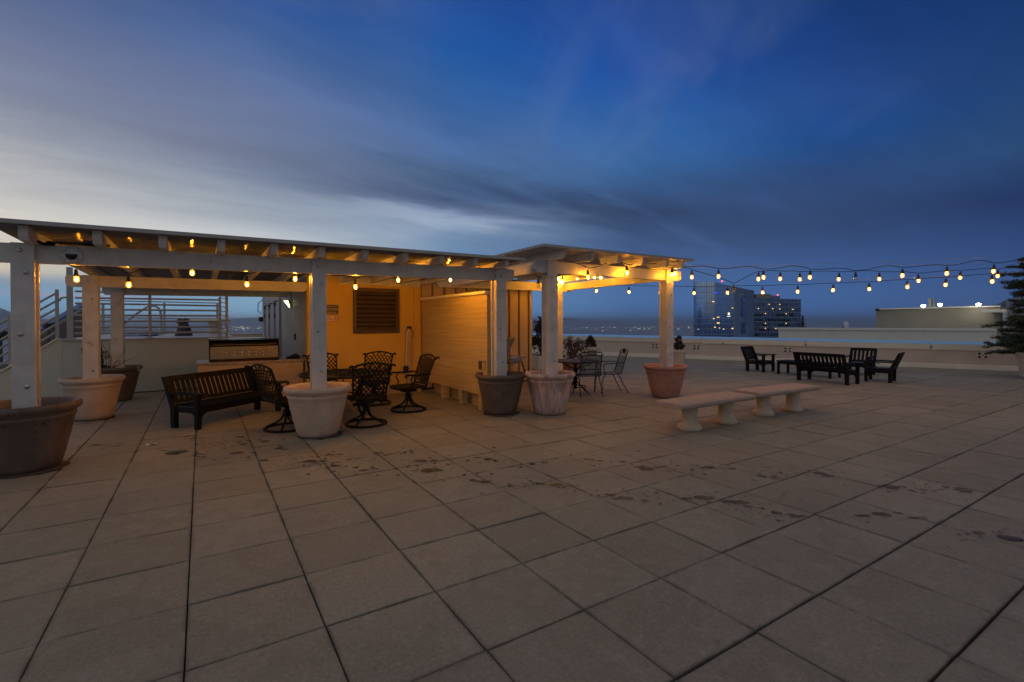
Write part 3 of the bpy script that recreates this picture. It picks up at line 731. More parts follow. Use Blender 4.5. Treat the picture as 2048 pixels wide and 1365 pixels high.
m = MB(); m.box(((WX+3.6)/2+.3, WY-.028, 2.42), (3.6-WX-.6, .05, .15), None, .006); m.build('ledger_board', M['white'], b_)
# louvred vent in the stucco
lv = MB(); x0, x1, z0, z1 = 2.128, 3.125, 1.325, 2.285
for (c, s) in (((x0+.035, WY-.02, (z0+z1)/2), (.07, .05, z1-z0)), ((x1-.035, WY-.02, (z0+z1)/2), (.07, .05, z1-z0)), (((x0+x1)/2, WY-.02, z0+.03), (x1-x0-.142, .05, .06)), (((x0+x1)/2, WY-.02, z1-.03), (x1-x0-.142, .05, .06))): lv.box(c, s, None, .006)
lv = lv.build('louver_vent', M['louver'], b_)
m = MB()
for k in range(9):
    z = z0+.10+k*.094; m.box(((x0+x1)/2, WY-.022, z), (x1-x0-.146, .012, .085), Matrix.Rotation(R_(-38), 3, 'X'))
m.build('blades', M['louver'], lv)
m = MB(); m.box(((x0+x1)/2, WY-.003, (z0+z1)/2), (x1-x0-.15, .004, z1-z0-.13)); m.build('dark_opening', M['gap'], lv)
# doors on the grey side
for k, (ya, yb, zt) in enumerate(((15.05, 14.0, 2.08), (13.80, 12.70, 2.10), (12.50, 11.55, 2.13))):
    m = MB(); m.box((WX-.012, (ya+yb)/2, zt/2), (.02, ya-yb, zt), None, .004); d = m.build('door', M['door'], b_)
    m = MB(); m.box((WX-.03, ya+.02, 1.1), (.05, .05, 2.2)); m.box((WX-.03, yb-.02, 1.1), (.05, .045, 2.2)); m.box((WX-.03, (ya+yb)/2, zt+.05), (.05, ya-yb, .05)); m.build('door_frame', M['door'], d)
    m = MB(); m.box((WX-.05, ya-.03, zt-.06), (.05, .12, .07)); m.box((WX-.045, ya+.01, 1.75), (.03, .05, .12)); m.build('hinge', M['blackplastic'], d)
    m = MB(); m.tube([(WX-.02, yb+.09, 1.03), (WX-.08, yb+.09, 1.03)], .022, 10); m.tube([(WX-.075, yb+.09, 1.03), (WX-.075, yb+.21, 1.03)], .014, 8); m.build('handle', M['pipe'], d)
m = MB(); m.tube([(WX+.0, 16.0, 2.34), (WX-.14, 16.0, 2.2), (WX-.16, 16.0, 1.95), (WX-.05, 16.0, 1.85)], .014, 6); m.box((WX-.07, 15.95, 1.66), (.14, .12, .16), None, .02); m.build('cable_box', M['blackplastic'], b_)
m = MB(); m.box((WX-.02, 9.15, 1.24), (.03, .05, .14), None, .008); m.build('wall_latch', M['blackplastic'], b_)
for (x, z0_, z1_) in ((3.46, 1.0, 2.34), (3.50, 1.9, 2.5)):
    m = MB(); m.tube([(x, WY-.012, z0_+.5), (x, WY-.012, z1_)], .012, 6); m.build('conduit', M['stucco'], b_)

# wedge wall light on the grey side
t = thing('wall_light', 'angular wall light with a glowing greenish white panel on the grey door wall', 'lamp', (WX, 9.6, 2.0))
t.scale = (.55, .55, .55)
m = MB(); prof = [(0, 0, .17), (-.05, 0, .19), (-.30, 0, .12), (-.10, 0, -.17), (0, 0, -.2)]
m.prism([Vector(p)+Vector((0, -.11, 0)) for p in prof], (0, .22, 0)); m.build('housing', M['towerpanel'], t)
m = MB(); m.prism([(-.307, -.10, .10), (-.115, -.10, -.165), (-.110, -.10, -.172), (-.316, -.10, .105)], (0, .20, 0)); m.build('lit_panel', M['lampglass'], t)
m = MB(); m.prism([(-.285, -.114, .10), (-.11, -.114, -.14), (-.19, -.114, .10)], (0, -.006, 0)); m.build('side_lens', M['lampglass'], t)

# signs on the stucco
def text(parent, s, x, z, size, mat, name='lettering', align='CENTER', y=-.006):
    cu = bpy.data.curves.new(name, 'FONT'); cu.body = s; cu.size = size; cu.align_x = align; cu.align_y = 'CENTER'; cu.extrude = .001; cu.resolution_u = 2
    tmp = bpy.data.objects.new('tmp', cu); me = bpy.data.meshes.new_from_object(tmp); bpy.data.objects.remove(tmp); bpy.data.curves.remove(cu)
    me.materials.clear(); me.materials.append(mat); me.name = name
    o = bpy.data.objects.new(name, me); COL.objects.link(o); o.parent = parent; o.location = (x, y, z); o.rotation_euler = (R_(90), 0, 0); return o
t = thing('rules_sign', 'square brown sign with pale lines of roof rules on the yellow stucco', 'sign', (1.711, WY-.006, 1.818))
m = MB(); m.box((0, 0, 0), (.256, .008, .200), None, .003); m.build('sign_plate', M['signbrown'], t)
for z, s in ((.068, 'No pets on Roof'), (.022, 'No dropping anything'), (-.006, 'over the side of Roof'), (-.050, 'Clean up after'), (-.078, 'yourselves & guests')): text(t, s, 0, z, .028, M['signwhite'])
t = thing('no_smoking_sign', 'cream NO SMOKING sign with red border and crossed cigarette below the brown sign', 'sign', (1.714, WY-.006, 1.640))
m = MB(); m.box((0, 0, 0), (.285, .008, .126), None, .003); m.build('sign_plate', M['signcream'], t)
m = MB()
for c, s in (((0, 0, .056), (.272, .003, .007)), ((0, 0, -.056), (.272, .003, .007)), ((-.134, 0, 0), (.007, .003, .104)), ((.134, 0, 0), (.007, .003, .104))): m.box((c[0], -.0055, c[2]), s)
m.build('border', M['signred'], t)
text(t, 'NO', -.055, .022, .042, M['signblack']); text(t, 'SMOKING', -.050, -.020, .034, M['signblack'])
m = MB(); m.tube([(.085+.040*math.cos(k*.3927), -.007, .002+.040*math.sin(k*.3927)) for k in range(16)], .0045, 4, closed=True); m.bar((.059, -.008, .030), (.111, -.008, -.026), .006, .003, up=(0, 1, 0)); m.build('prohibition_ring', M['signred'], t)
m = MB(); m.box((.082, -.0055, .0), (.05, .002, .009)); m.build('cigarette_mark', M['signblack'], t)

# upright pipe cover with cord beside the louvre
t = thing('cord_post', 'pale upright cover board with a cord hanging beside it on the stucco', 'post', (3.31, WY-.06, 0))
m = MB(); m.box((0, 0, .72), (.105, .07, 1.38), None, .006); m.build('cover_board', M['batten'], t)
m = MB(); m.box((.02, -.005, 1.44), (.09, .09, .06), None, .02); m.tube([(.03, -.05, 1.42), (.09, -.06, 1.36), (.10, -.06, 1.28), (.06, -.06, 1.2)], .007, 6); m.build('plug', M['blackplastic'], t)
m = MB(); m.tube([(0, -.05, 1.42), (-.055, -.06, 1.3), (-.066, -.06, 1.0), (-.070, -.06, .62)], .009, 6); m.build('cord', M['trim'], t)
m = MB(); m.lathe([(0, -.07), (.05, -.06), (.066, 0), (.05, .06), (0, .07)], 12, (-.075, -.05, .545)); m.build('socket_box', M['blackplastic'], t, smooth=60)

# ------------------------------------------------------------------ siding screen
t = thing('siding_screen', 'tall cream lap siding screen raised on short legs beside the dining chairs', 'screen')
SX = 3.62; ya, yb = 4.72, 7.69
m = MB(); z = .275; k = 0
rng = random.Random(9)
while z < 2.04:
    h = .0285; e_ = rng.uniform(0, .003); m._add([(SX+.002+e_, ya, z), (SX+.002+e_, yb, z), (SX+.008, yb, z+h), (SX+.008, ya, z+h), (SX+.05, ya, z), (SX+.05, yb, z), (SX+.05, yb, z+h), (SX+.05, ya, z+h)], [(0,1,2,3), (4,5,6,7), (0,1,5,4), (2,3,7,6), (0,3,7,4), (1,2,6,5)])
    z += h+.0004
m.build('siding', M['siding'], t)
m = MB(); m.box((SX+.10, (ya+yb)/2, 1.155), (.09, yb-ya-.01, 1.75)); m.build('core_panel', M['batten'], t)
m = MB(); m.box((SX+.07, (ya+yb)/2, 2.075), (.22, yb-ya+.02, .055), None, .008); m.build('cap', M['trim'], t)
for y in (6.63, 5.79, 5.0):
    m = MB(); m.box((SX+.085, y, .135), (.15, .115, .272), None, .006); m.build('leg', M['siding'], t)
m = MB(); m.box((SX+.30, 6.55, .13), (.16, 1.9, .262)); m.build('plinth', M['siding'], t)
m = MB(); m.box((SX+.225, 5.28, .13), (.16, .50, .262), None, .006); m.build('plinth', M['siding'], t)
m = MB(); m.box((SX+.004, 4.90, .80), (.012, .24, .15)); nb = m.build('niche_shade', M['louver'], t)  # proud dark panel standing in for the shade inside a recess
m = MB(); m.box((SX-.004, 4.83, .80), (.008, .09, .13)); m.build('cover_plate', M['siding'], nb)

# ================================================================== PERGOLAS
def bz(x): return 0.0104*(x+2.3)              # the front beam climbs slightly to the right
def jbot(x, y): return 2.396 + 0.0095*(x+2.3) - 0.016*(y-4.1)
def jtop(x, y): return 2.542 + 0.0035*(x+2.2) - 0.016*(y-4.1)       # the roof is nearly level, the joists taper
BOLT = None
def bolt_mesh():
    m = MB(); m.lathe([(.024, 0), (.024, .006), (.014, .012), (0, .014)], 12)
    bm = m.bm; bmesh.ops.rotate(bm, verts=bm.verts, cent=(0, 0, 0), matrix=Matrix.Rotation(R_(90), 3, 'X')); return m
def post(parent, x, y, ztop, zbeam, w=.19, z0=0.0, bolts=(.9, 1.45, 2.1, 2.33), far=False):
    """two face boards with a recessed core between them"""
    m = MB(); m.box((x, y, (z0+zbeam)/2), (w-.05, .10, zbeam-z0))
    p = m.build('post', M['white'], parent)
    for s in (-1, 1):
        m = MB(); m.box((x, y+s*.0755, (z0+ztop)/2), (w, .05, ztop-z0), None, .004); m.build('face_board', M['white'], p)
    for k, z in enumerate(bolts):
        o = bolt_mesh().build('bolt', M['pipe'], p, (x+(-.02 if k % 2 else .025), y-.101, z), smooth=40)
    return p
pg1 = thing('pergola', 'long cream pergola with a lattice roof over the dining chairs and grill counter', 'pergola')
PX = (-2.115, 0.83, 3.745); PY = 4.53
for x in PX: post(pg1, x, PY, 2.408+bz(x), 2.205+bz(x), .185 if x < 3 else .20)
def beam(parent, x0, x1, y, z0a, z1a, z0b, z1b, th=.098, name='beam', cut=.05):
    m = MB(); pr = [(x0, z0a+cut), (x0+cut, z0a), (x1-cut, z0b), (x1, z0b+cut), (x1, z1b-.02), (x1-.03, z1b), (x0+.03, z1a), (x0, z1a-.02)]
    m.prism([(x, y-th/2, z) for x, z in pr], (0, th, 0)); return m.build(name, M['white'], parent)
beam(pg1, -2.9, 4.03, PY, 2.205+bz(-2.9), 2.406+bz(-2.9), 2.205+bz(4.03), 2.405+bz(4.03))
beam(pg1, -2.36, WX-.005, 7.77, 2.145, 2.33, 2.17, 2.355, name='beam')
beam(pg1, -2.2, WX-.005, 9.95, 2.12, 2.285, 2.155, 2.305, name='beam')
post(pg1, -2.05, 7.77, 2.335, 2.145, .20, bolts=(.8, 1.25, 1.95, 2.25))
post(pg1, -1.965, 9.95, 2.29, 2.12, .20, bolts=(.8, 1.25, 1.95))
def joist(parent, x, y0, y1, za, zb, h=.165, w=.075):
    """za/zb: underside at the two ends; a rounded nose at the front"""
    m = MB(); pr = [(y0, za+.05), (y0+.03, za), (y1, zb), (y1, zb+h), (y0, za+h)]
    m.prism([(x-w/2, y, z) for y, z in pr], (w, 0, 0)); return m.build('joist', M['white'], parent)
JX = [-2.035+.5685*i for i in range(11)]
for x in JX:
    y1 = 10.25 if x < 1.0 else 7.70
    joist(pg1, x, 4.10, y1, jbot(x, 4.1), jbot(x, y1), jtop(x, 4.1)-jbot(x, 4.1))
m = MB(); y = 4.03
while y < 10.3:
    xr = 3.90 if y < 7.72 else 1.2
    za, zb = jtop(-2.3, y)+.002, jtop(xr, y)+.002; n = 8
    pr = [(y+.0165*math.cos(q), .0165+.0165*math.sin(q)) for q in [2*math.pi*k/n for k in range(n)]]
    m.prism([(-2.31, yy, za+zz) for yy, zz in pr], (xr+2.31, 0, zb-za)); y += .0435
m.build('lattice_roof', M['darklattice'], pg1, smooth=50)
m = MB(); za, zb = jtop(-2.3, 3.98)-.004, jtop(3.92, 3.98)-.004
m.prism([(-2.32, 3.965, za), (-2.32, 3.995, za), (-2.32, 3.995, za+.040), (-2.32, 3.965, za+.040)], (6.24, 0, zb-za)); m.build('edge_board', M['lattice'], pg1)

pg2 = thing('pergola', 'short square pergola at the right end with a raised lattice roof, strung with bulbs', 'pergola')
Q1, Q2, QY, RY = 4.50, 7.50, 4.13, 7.62
for x in (Q1+.03, Q2): post(pg2, x, QY, 2.60, 2.40, .20)
post(pg2, 7.40, RY, 2.56, 2.37, .19, bolts=()); 
beam(pg2, 4.19, 7.90, QY, 2.40, 2.60, 2.40, 2.60)
beam(pg2, 3.95, 7.90, RY, 2.355, 2.565, 2.36, 2.57)
for x in (4.36, 7.62):
    m = MB(); m.prism([(x-.045, QY+.13, 2.41), (x-.045, RY-.055, 2.385), (x-.045, RY-.055, 2.565), (x-.045, QY+.13, 2.60)], (.09, 0, 0)); m.build('side_beam', M['white'], pg2)
def j2(y): return 2.605-.006*(y-QY)
for x in (4.46, 5.09, 5.72, 6.35, 6.98, 7.42):
    joist(pg2, x, 3.66, 7.9, j2(3.66), j2(7.9), .125, .08)
m = MB(); y = 3.52
while y < 8.0:
    za = j2(y)+.127; m.box(((3.93+7.55)/2, y, za+.02), (7.55-3.93, .042, .04)); y += .075
m.build('lattice_roof', M['lattice'], pg2)

# dome camera on the front beam
t = thing('dome_camera', 'round white dome security camera on the front beam near the left post', 'camera', (-1.725, PY-.052, 2.305))
m = MB(); m.lathe([(.088, 0), (.092, .02), (.085, .04), (.05, .062), (0, .07)], 32); bm = m.bm; bmesh.ops.rotate(bm, verts=bm.verts, cent=(0, 0, 0), matrix=Matrix.Rotation(R_(90), 3, 'X')); m.build('housing', M['whiteplastic'], t, smooth=50)
m = MB(); m.lathe([(.055, .035), (.052, .062), (.03, .082), (0, .088)], 24); bm = m.bm
bmesh.ops.bisect_plane(bm, geom=bm.verts[:]+bm.edges[:]+bm.faces[:], plane_co=(0, .012, 0), plane_no=(0, 1, 0), clear_outer=True)
bmesh.ops.rotate(bm, verts=bm.verts, cent=(0, 0, 0), matrix=Matrix.Rotation(R_(90), 3, 'X')); m.build('smoked_window', M['glassdome'], t, smooth=60)
for (x, z) in ((-.052, .046), (.052, .046), (-.052, -.046), (.052, -.046)):
    m = MB(); m.lathe([(.006, 0), (.006, .004), (0, .005)], 8); bmesh.ops.rotate(m.bm, verts=m.bm.verts, cent=(0, 0, 0), matrix=Matrix.Rotation(R_(90), 3, 'X')); m.build('screw', M['gap'], t, (x, -.050, z))
t = thing('power_cord', 'thick black cord and adapter draped from the roof along the top of the front beam', 'cord')
pts = [onY(x, y, 4.44) for x, y in ((56, 452), (58, 462), (64, 474), (74, 483), (88, 488.5), (110, 489.5))]
m = MB(); m.tube(pts, .017, 8); m.tube([(-1.93, 4.44, 2.432), (-1.70, 4.44, 2.436), (-1.40, 4.44, 2.432)], .013, 8); m.build('cord', M['wire'], t)
m = MB(); m.box((-1.555, 4.47, 2.452), (.15, .07, .06), None, .01); m.build('adapter', M['blackplastic'], t)

# ================================================================== RAISED DECK, STAIRS, RAILINGS
DZ = 1.21; DY = 11.05
t = thing('raised_deck', 'raised deck with an olive grey front wall behind the grill and dark bowl planter', 'deck')
m = MB(); m.box(((-3.0+.12)/2, DY+.075, (DZ-.03)/2), (3.12, .15, DZ-.03)); m.build('front_wall', M['deckwall'], t)
m = MB(); m.box(((-3.0+.13)/2, DY+3.0, DZ-.012), (3.15, 6.06, .03)); m.build('deck_floor', M['deckfloor'], t)
m = MB(); m.box((.04, DY+3.1, (DZ-.03)/2), (.15, 5.8, DZ-.04)); m.build('side_wall', M['deckwall'], t)
m = MB(); m.box((-2.0, DY-.004, .012), (3.9, .012, .02)); m.build('base_joint', M['gap'], t)
sl = .756
m = MB(); x1 = -3.003; x0 = -4.75
m.prism([(x0, DY, 0), (x1, DY, 0), (x1, DY, DZ+.02), (-3.09, DY, DZ+.02), (x0, DY, DZ+.02-sl*(-3.09-x0))], (0, .15, 0)); st = m.build('stair_wall', M['deckwall'], t)
m = MB(); m.bar((-3.07, DY+.07, DZ+.033), (x0, DY+.07, DZ+.033-sl*(-3.07-x0)), .19, .03); m.build('stair_cap', M['band'], st)
m = MB()
for k in range(7):
    m.box((-3.14-.28*(k+.5)+.14, DY+.85, (DZ-.172*(k+1))/2+.005), (.279, 1.36, DZ-.172*(k+1)))
m.build('steps', M['deckfloor'], t)
m = MB(); m.box((1.3-.6, 17.2, .555), (4.0, .3, 1.17)); m.box((.7, 17.2, 1.15), (4.05, .36, .03)); m.build('rear_curb', M['band'], t)

rl = thing('deck_railing', 'grey metal railing with many horizontal rails along the raised deck', 'railing')
YR = 11.12
yl = [583, 596, 607, 619, 631, 643, 655.5, 667.6]; yr = [591, 600.3, 612, 621.8, 632, 643.2, 654, 664.7]
for a, b in zip(yl, yr):
    m = MB(); p, q = onY(150, a, YR), onY(437, b, YR); m.tube([p, q], .021, 8); m.build('rail', M['galv'], rl)
for px, zt, w in ((140, 2.74, .10), (300, 2.36, .055), (440, 2.18, .055)):
    x = onY(px, 640, YR).x; m = MB(); m.box((x, YR, (DZ+zt)/2), (w, .06, zt-DZ), None, .004); m.build('railing_post', M['galv'], rl)
    m = MB(); m.box((x, YR, DZ+.012), (w+.10, .13, .016)); m.build('base_plate', M['galv'], rl)
x = onY(453.5, 640, YR).x; m = MB(); m.box((x, YR, (DZ+2.24)/2), (.06, .06, 2.24-DZ)); m.build('railing_post', M['galv'], rl)
x0 = onY(440, 640, YR).x; m = MB()
for k in range(9): m.tube([(x0+.02, YR-.01, 1.32+k*.105), (x+.0, YR-.01, 1.29+k*.105)], .012, 6)
m.build('return_rungs', M['pipe'], rl)
sr = thing('stair_railing', 'grey metal stair railing with sloping rails at the far left', 'railing')
def sx(x): return DZ+.02-sl*(-3.09-x)
for k in range(6):
    o = .17+k*.163; m = MB(); m.tube([(-3.09, YR, DZ+o), (-4.85, YR, DZ+o-sl*(4.85-3.09))], .021, 8); m.build('rail', M['galv'], sr)
for x in (-3.09, -3.80, -4.55):
    m = MB(); m.box((x, YR, sx(x)+.52), (.055, .05, 1.03), None, .004); m.build('railing_post', M['galv'], sr)
m = MB(); m.tube([(-3.06, YR, 2.02), (-3.02, YR, 2.09), (-2.95, YR, 2.10), (-2.88, YR, 2.10)], .02, 8); m.build('handrail_return', M['galv'], sr)
rr = thing('rear_railing', 'thin grey railing along the far edge of the raised deck', 'railing')
for a, b in ((601.5, 606.6), (635, 638.6), (661, 663)):
    m = MB(); m.tube([onY(200, a, 16.2), onY(434, b, 16.2)], .018, 8); m.build('rail', M['galv'], rr)
for px in (206, 328.6, 434.5):
    p = onY(px, 606, 16.2); m = MB(); m.box((p.x, 16.2, (DZ+p.z)/2), (.06, .06, p.z-DZ)); m.build('railing_post', M['galv'], rr)
t = thing('grab_rail', 'curved steel grab rail rising from the deck behind the railing', 'handrail')
pts = [onY(x, y, 14.6) for x, y in ((246, 650), (270, 630), (290, 617), (300, 612.5), (310, 612.5), (317, 616.5), (321, 624), (322, 640), (322.5, 671))]
m = MB(); m.tube(pts, .03, 8); m.build('bent_tube', M['galv'], t, smooth=60)
m = MB(); p = onY(322.5, 671, 14.6); m.lathe([(.07, 0), (.07, .015), (0, .02)], 14, (p.x, p.y, DZ+.004)); m.build('floor_flange', M['galv'], t)
t = thing('deck_table', 'round pale stone table on a thick pedestal up on the deck', 'table', (-.36, 14.3, DZ))
m = MB(); m.lathe([(0, .38), (.55, .38), (.57, .41), (.55, .44), (0, .44)], 32); m.build('table_top', M['band'], t, smooth=40)
m = MB(); m.lathe([(.17, .003), (.15, .05), (.14, .2), (.16, .38)], 20, (.14, 0, 0)); m.build('pedestal', M['band'], t, smooth=40)
t = thing('flower_planter', 'dark bell shaped planter of red flowers on the raised deck', 'planter', (onY(367, 665, 12.9).x, 12.9, DZ+.006))
m = MB(); m.lathe([(.20, 0), (.21, .02), (.185, .10), (.165, .2), (.12, .30), (.10, .33)], 20); m.build('pot', M['blackplastic'], t, smooth=40)
rng = random.Random(31); m = MB()
for k in range(16): clump(m, (rng.uniform(-.09, .09), rng.uniform(-.09, .09), .36+rng.uniform(-.04, .05)), (.06, .06, .05), 34, .05, rng)
m.build('flowers', M['flower'], t)
t = thing('folded_tarp', 'crumpled blue tarp lying on the deck behind the railing', 'tarp', (onY(285, 665, 13.2).x, 13.2, DZ+.004))
m = MB(); rng = random.Random(4)
for k in range(5): m.lathe([(.22-.03*k, 0), (.20, .03), (.10, .075+.01*k), (0, .085)], 9, (rng.uniform(-.2, .2), rng.uniform(-.1, .1), 0), .12)
m.build('cloth', M['tarp'], t)

# ================================================================== GRILL COUNTER
t = thing('grill_counter', 'tan outdoor kitchen counter with a granite top against the grey wall', 'counter')
cx0, cx1, cy0, cy1 = -.60, WX-.035, 7.97, 8.85
m = MB(); m.box(((cx0+cx1)/2, (cy0+cy1)/2, .385), (cx1-cx0, cy1-cy0, .768), None, .005); m.build('cabinet', M['counter'], t)
m = MB(); m.box(((cx0+cx1)/2, (cy0+cy1)/2-.01, .797), (cx1-cx0+.03, cy1-cy0+.02, .05), None, .008); m.build('countertop', M['granite'], t)
t = thing('gas_grill', 'wide stainless steel gas grill with a closed hood set into the counter', 'grill', (.175, 8.32, .823))
m = MB(); w = .575
m.prism([(-w, -.22, 0), (-w, -.24, .05), (-w, -.22, .28), (-w, -.14, .36), (-w, .02, .40), (-w, .22, .40), (-w, .24, 0)], (2*w, 0, 0)); m.build('hood', M['grillsteel'], t)
m = MB(); m.tube([(-w+.04, -.275, .315), (w-.04, -.275, .315)], .018, 10)
for s in (-1, 1): m.tube([(s*(w-.07), -.20, .30), (s*(w-.07), -.275, .315)], .012, 8)
m.build('handle', M['grillsteel'], t, smooth=60)
m = MB(); m.box((0, -.20, .335), (2*w-.03, .012, .07), Matrix.Rotation(R_(-42), 3, 'X')); m.build('black_band', M['blackplastic'], t)  # black strip across the upper front of the hood
for s in (-1, 1):
    m = MB(); m.prism([(s*(w+.002), -.25, 0), (s*(w+.002), -.25, .3), (s*(w+.002), -.15, .41), (s*(w+.002), .25, .41), (s*(w+.002), .25, 0)], (s*.02, 0, 0)); m.build('end_cap', M['blackplastic'], t)
m = MB(); m.box((0, 0, .425), (2*w+.05, .5, .02), None, .004); m.build('top_lip', M['grillsteel'], t)
m = MB()
for r in range(2):
    for k in range(8):
        m.lathe([(.010, 0), (.010, .004), (0, .005)], 8, (-.43+k*.123, 0, 0))
bm = m.bm; bmesh.ops.rotate(bm, verts=bm.verts, cent=(0, 0, 0), matrix=Matrix.Rotation(R_(90), 3, 'X'))
for i, v in enumerate(bm.verts): v.co += Vector((0, -.236, .11 if i < len(bm.verts)/2 else .17))
m.build('rivets', M['pipe'], t)
t = thing('oven_glove', 'crumpled black glove lying on the right end of the counter', 'glove', (1.07, 8.2, .824))
m = MB(); m.lathe([(.09, 0), (.11, .03), (.08, .07), (.03, .10), (0, .1)], 10, (0, 0, 0), .18); m.lathe([(.05, 0), (.06, .02), (.03, .05), (0, .055)], 8, (-.12, -.02, 0), .15); m.build('glove', M['blackplastic'], t)

# ================================================================== PLANTER POTS
def pot_profile(k, h):
    s = h/.68
    return [(0, 0), (.235*k, 0), (.262*k, .015), (.285*k, .06*s), (.335*k, .26*s), (.378*k, .45*s), (.392*k, .525*s), (.402*k, .535*s), (.405*k, .555*s), (.398*k, .565*s), (.410*k, .598*s), (.438*k, .610*s), (.452*k, .632*s), (.450*k, .660*s), (.432*k, .680*s), (.405*k, .676*s), (.385*k, .655*s), (.372*k, .60*s), (.345*k, .50*s), (0, .50*s)]
def planter(label, x, y, mat, k=1.0, h=.68, group='planter pots holding the pergola posts', dirt=0.52, spin=0):
    t = thing('planter_pot', label, 'planter', (x, y, .004), spin, group)
    m = MB(); m.lathe(pot_profile(k, h), 56); m.build('pot', mat, t, smooth=50)
    m = MB(); z = h*dirt/.68*.68+.02; rng = random.Random(int(x*100)); r0 = .35*k
    m.lathe([(0, z+.03), (r0*.4, z+.035), (r0*.8, z+.02), (r0*1.01, z)], 24, (0, 0, 0), .03); m.build('soil', M['soil'], t)
    return t
planter('big dark pitted pot at the left edge holding the front pergola post', -2.125, 4.545, M['darkpot'], 1.02, .715)
planter('pale terracotta pot with a rolled rim in front of the dining chairs', .83, 4.56, M['terracotta'], .985, .685)
planter('dark stained clay pot at the end of the siding screen', 3.78, 4.53, M['darkpot'], .97, .685)
planter('streaky pink terracotta pot holding the near left post of the short pergola', 4.50, 4.09, M['terrastreak'], .97, .70)
planter('reddish terracotta pot behind the stone benches holding the right pergola post', 7.56, 4.20, M['terrared'], .985, .66)
planter('wide pale terracotta pot beside the left end of the black bench', -2.045, 7.79, M['terrapale'], .94, .68)
dp = planter('dark brown pot with bare twigs in front of the deck wall', -2.0, 9.96, M['darkpot'], .96, .68)
t = thing('twiggy_plant', 'sparse bare shrub with a few yellow leaves growing in the dark brown pot', 'plant', (-2.12, 9.80, .50))
rng = random.Random(17); m = MB(); lm = MB()
for k in range(13):
    a = rng.uniform(0, 6.28); L = rng.uniform(.5, .95); p = Vector((0, 0, 0)); d = Vector((math.cos(a)*.6, math.sin(a)*.4, 1.0)).normalized(); pts = [p.copy()]
    for s in range(6):
        d = (d+Vector((rng.gauss(0, .22), rng.gauss(0, .22), rng.gauss(0, .12)))).normalized(); p = p+d*L/6; pts.append(p.copy())
    m.tube(pts, [.009-.0011*i for i in range(7)], 5)
    for q in pts[3:]:
        if rng.random() < .55: leaf(lm, q, rng.uniform(.09, .15), rng, -.3, .5)
m.build('twigs', M['bark'], t); lm.build('leaves', M['yellowleaf'], t)
t = thing('garden_stake', 'black spear topped stake standing in the dark brown pot', 'stake', (-2.19, 9.72, .50))
m = MB(); m.tube([(0, 0, 0), (0, 0, .34)], .032, 8); m.lathe([(.06, .20), (.075, .22), (.06, .24)], 12); m.lathe([(.045, .28), (.03, .36), (.012, .55), (0, .72)], 10); m.tube([(0, 0, .05), (-.12, 0, .2), (-.16, 0, .33)], .022, 7); m.build('spear', M['blackplastic'], t)
# dark debris under two pots
def saucer(label, x, y, r, seed):
    rng = random.Random(seed); m = MB(); pts = [(r*(1+rng.uniform(-.10, .12))*math.cos(a), r*(1+rng.uniform(-.10, .12))*math.sin(a), 0) for a in [2*math.pi*k/22 for k in range(22)]]
    m.prism(pts, (0, 0, .012)); o = m.build('pot_saucer', M['soil'], None, (x, y, .0025)); tag(o, label, 'saucer', 'saucers under the planter pots')
saucer('dirty black saucer under the big dark pot at the left edge', -2.10, 4.52, .315, 1)
saucer('thin dark saucer under the pale pot near the dining chairs', .85, 4.54, .295, 2)
saucer('dark saucer showing under the dark clay pot by the screen', 3.78, 4.52, .30, 3)
saucer('dark saucer under the wide pale pot near the bench', -2.03, 7.78, .275, 4)

# pots and plants towards the parapet
def urn(label, x, y, mat, r, h, handles=False):
    t = thing('planter_pot', label, 'planter', (x, y, .004))
    m = MB(); m.lathe([(0, 0), (r*.62, 0), (r*.66, .02), (r*.86, h*.78), (r*.90, h*.84), (r*1.0, h*.86), (r*1.02, h*.93), (r*.98, h), (r*.86, h*.985), (r*.8, h*.9), (0, h*.9)], 36); m.build('pot', mat, t, smooth=50)
    if handles:
        for s in (-1, 1):
            q = RT*s; m = MB(); m.tube([q*r*.98+Vector((0, 0, h*.9)), q*r*1.16+Vector((0, 0, h*.86)), q*r*1.18+Vector((0, 0, h*.76)), q*r*.9+Vector((0, 0, h*.66))], .018, 8); m.build('handle', mat, t)
    return t
def bush(label, x, y, z, r, hgt, mat, n, s, seed, stems=7, cat='shrub', name='shrub'):
    t = thing(name, label, cat, (x, y, z)); rng = random.Random(seed); m = MB(); lm = MB()
    for k in range(stems):
        a = rng.uniform(0, 6.28); q = Vector((math.cos(a)*r*.6, math.sin(a)*r*.6, hgt*rng.uniform(.55, .95))); m.tube([(0, 0, 0), q*.5+Vector((0, 0, .05)), q], [.012, .009, .004], 5)
    for k in range(n):
        a = rng.uniform(0, 6.28); zz = rng.uniform(.06, 1)**.8; rr = r*math.sqrt(rng.random())*(1-.45*zz)
        clump(lm, (math.cos(a)*rr, math.sin(a)*rr, hgt*zz), (r*.2, r*.2, r*.22), 22, s, rng, .2)
    m.build('stems', M['bark'], t); lm.build('leaves', mat, t); return t
ux, uy = gnd(1181, 728)[:2]
urn('white handled pot standing before the parapet, right of the tall shrub', ux, uy, M['creampot'], .31, .62, True)
bp = thing('ball_shrub', 'tight russet ball shrub growing in the white handled pot', 'shrub', (ux, uy, .60)); rng = random.Random(3); m = MB()
for k in range(900):
    d = Vector((rng.gauss(0, 1), rng.gauss(0, 1), abs(rng.gauss(0, 1))*1.2)).normalized(); leaf(m, Vector((d.x*.20, d.y*.20, .02+d.z*.40))*rng.uniform(.7, 1), .075, rng, .4, .4)
m.build('foliage', M['leaf_red'], bp); m = MB(); m.tube([(0, 0, -.05), (0, 0, .1)], .015, 6); m.build('stem', M['bark'], bp)
ux, uy = gnd(1357, 737)[:2]
urn('pale pot half hidden behind the right pergola post', ux, uy, M['creampot'], .26, .62)
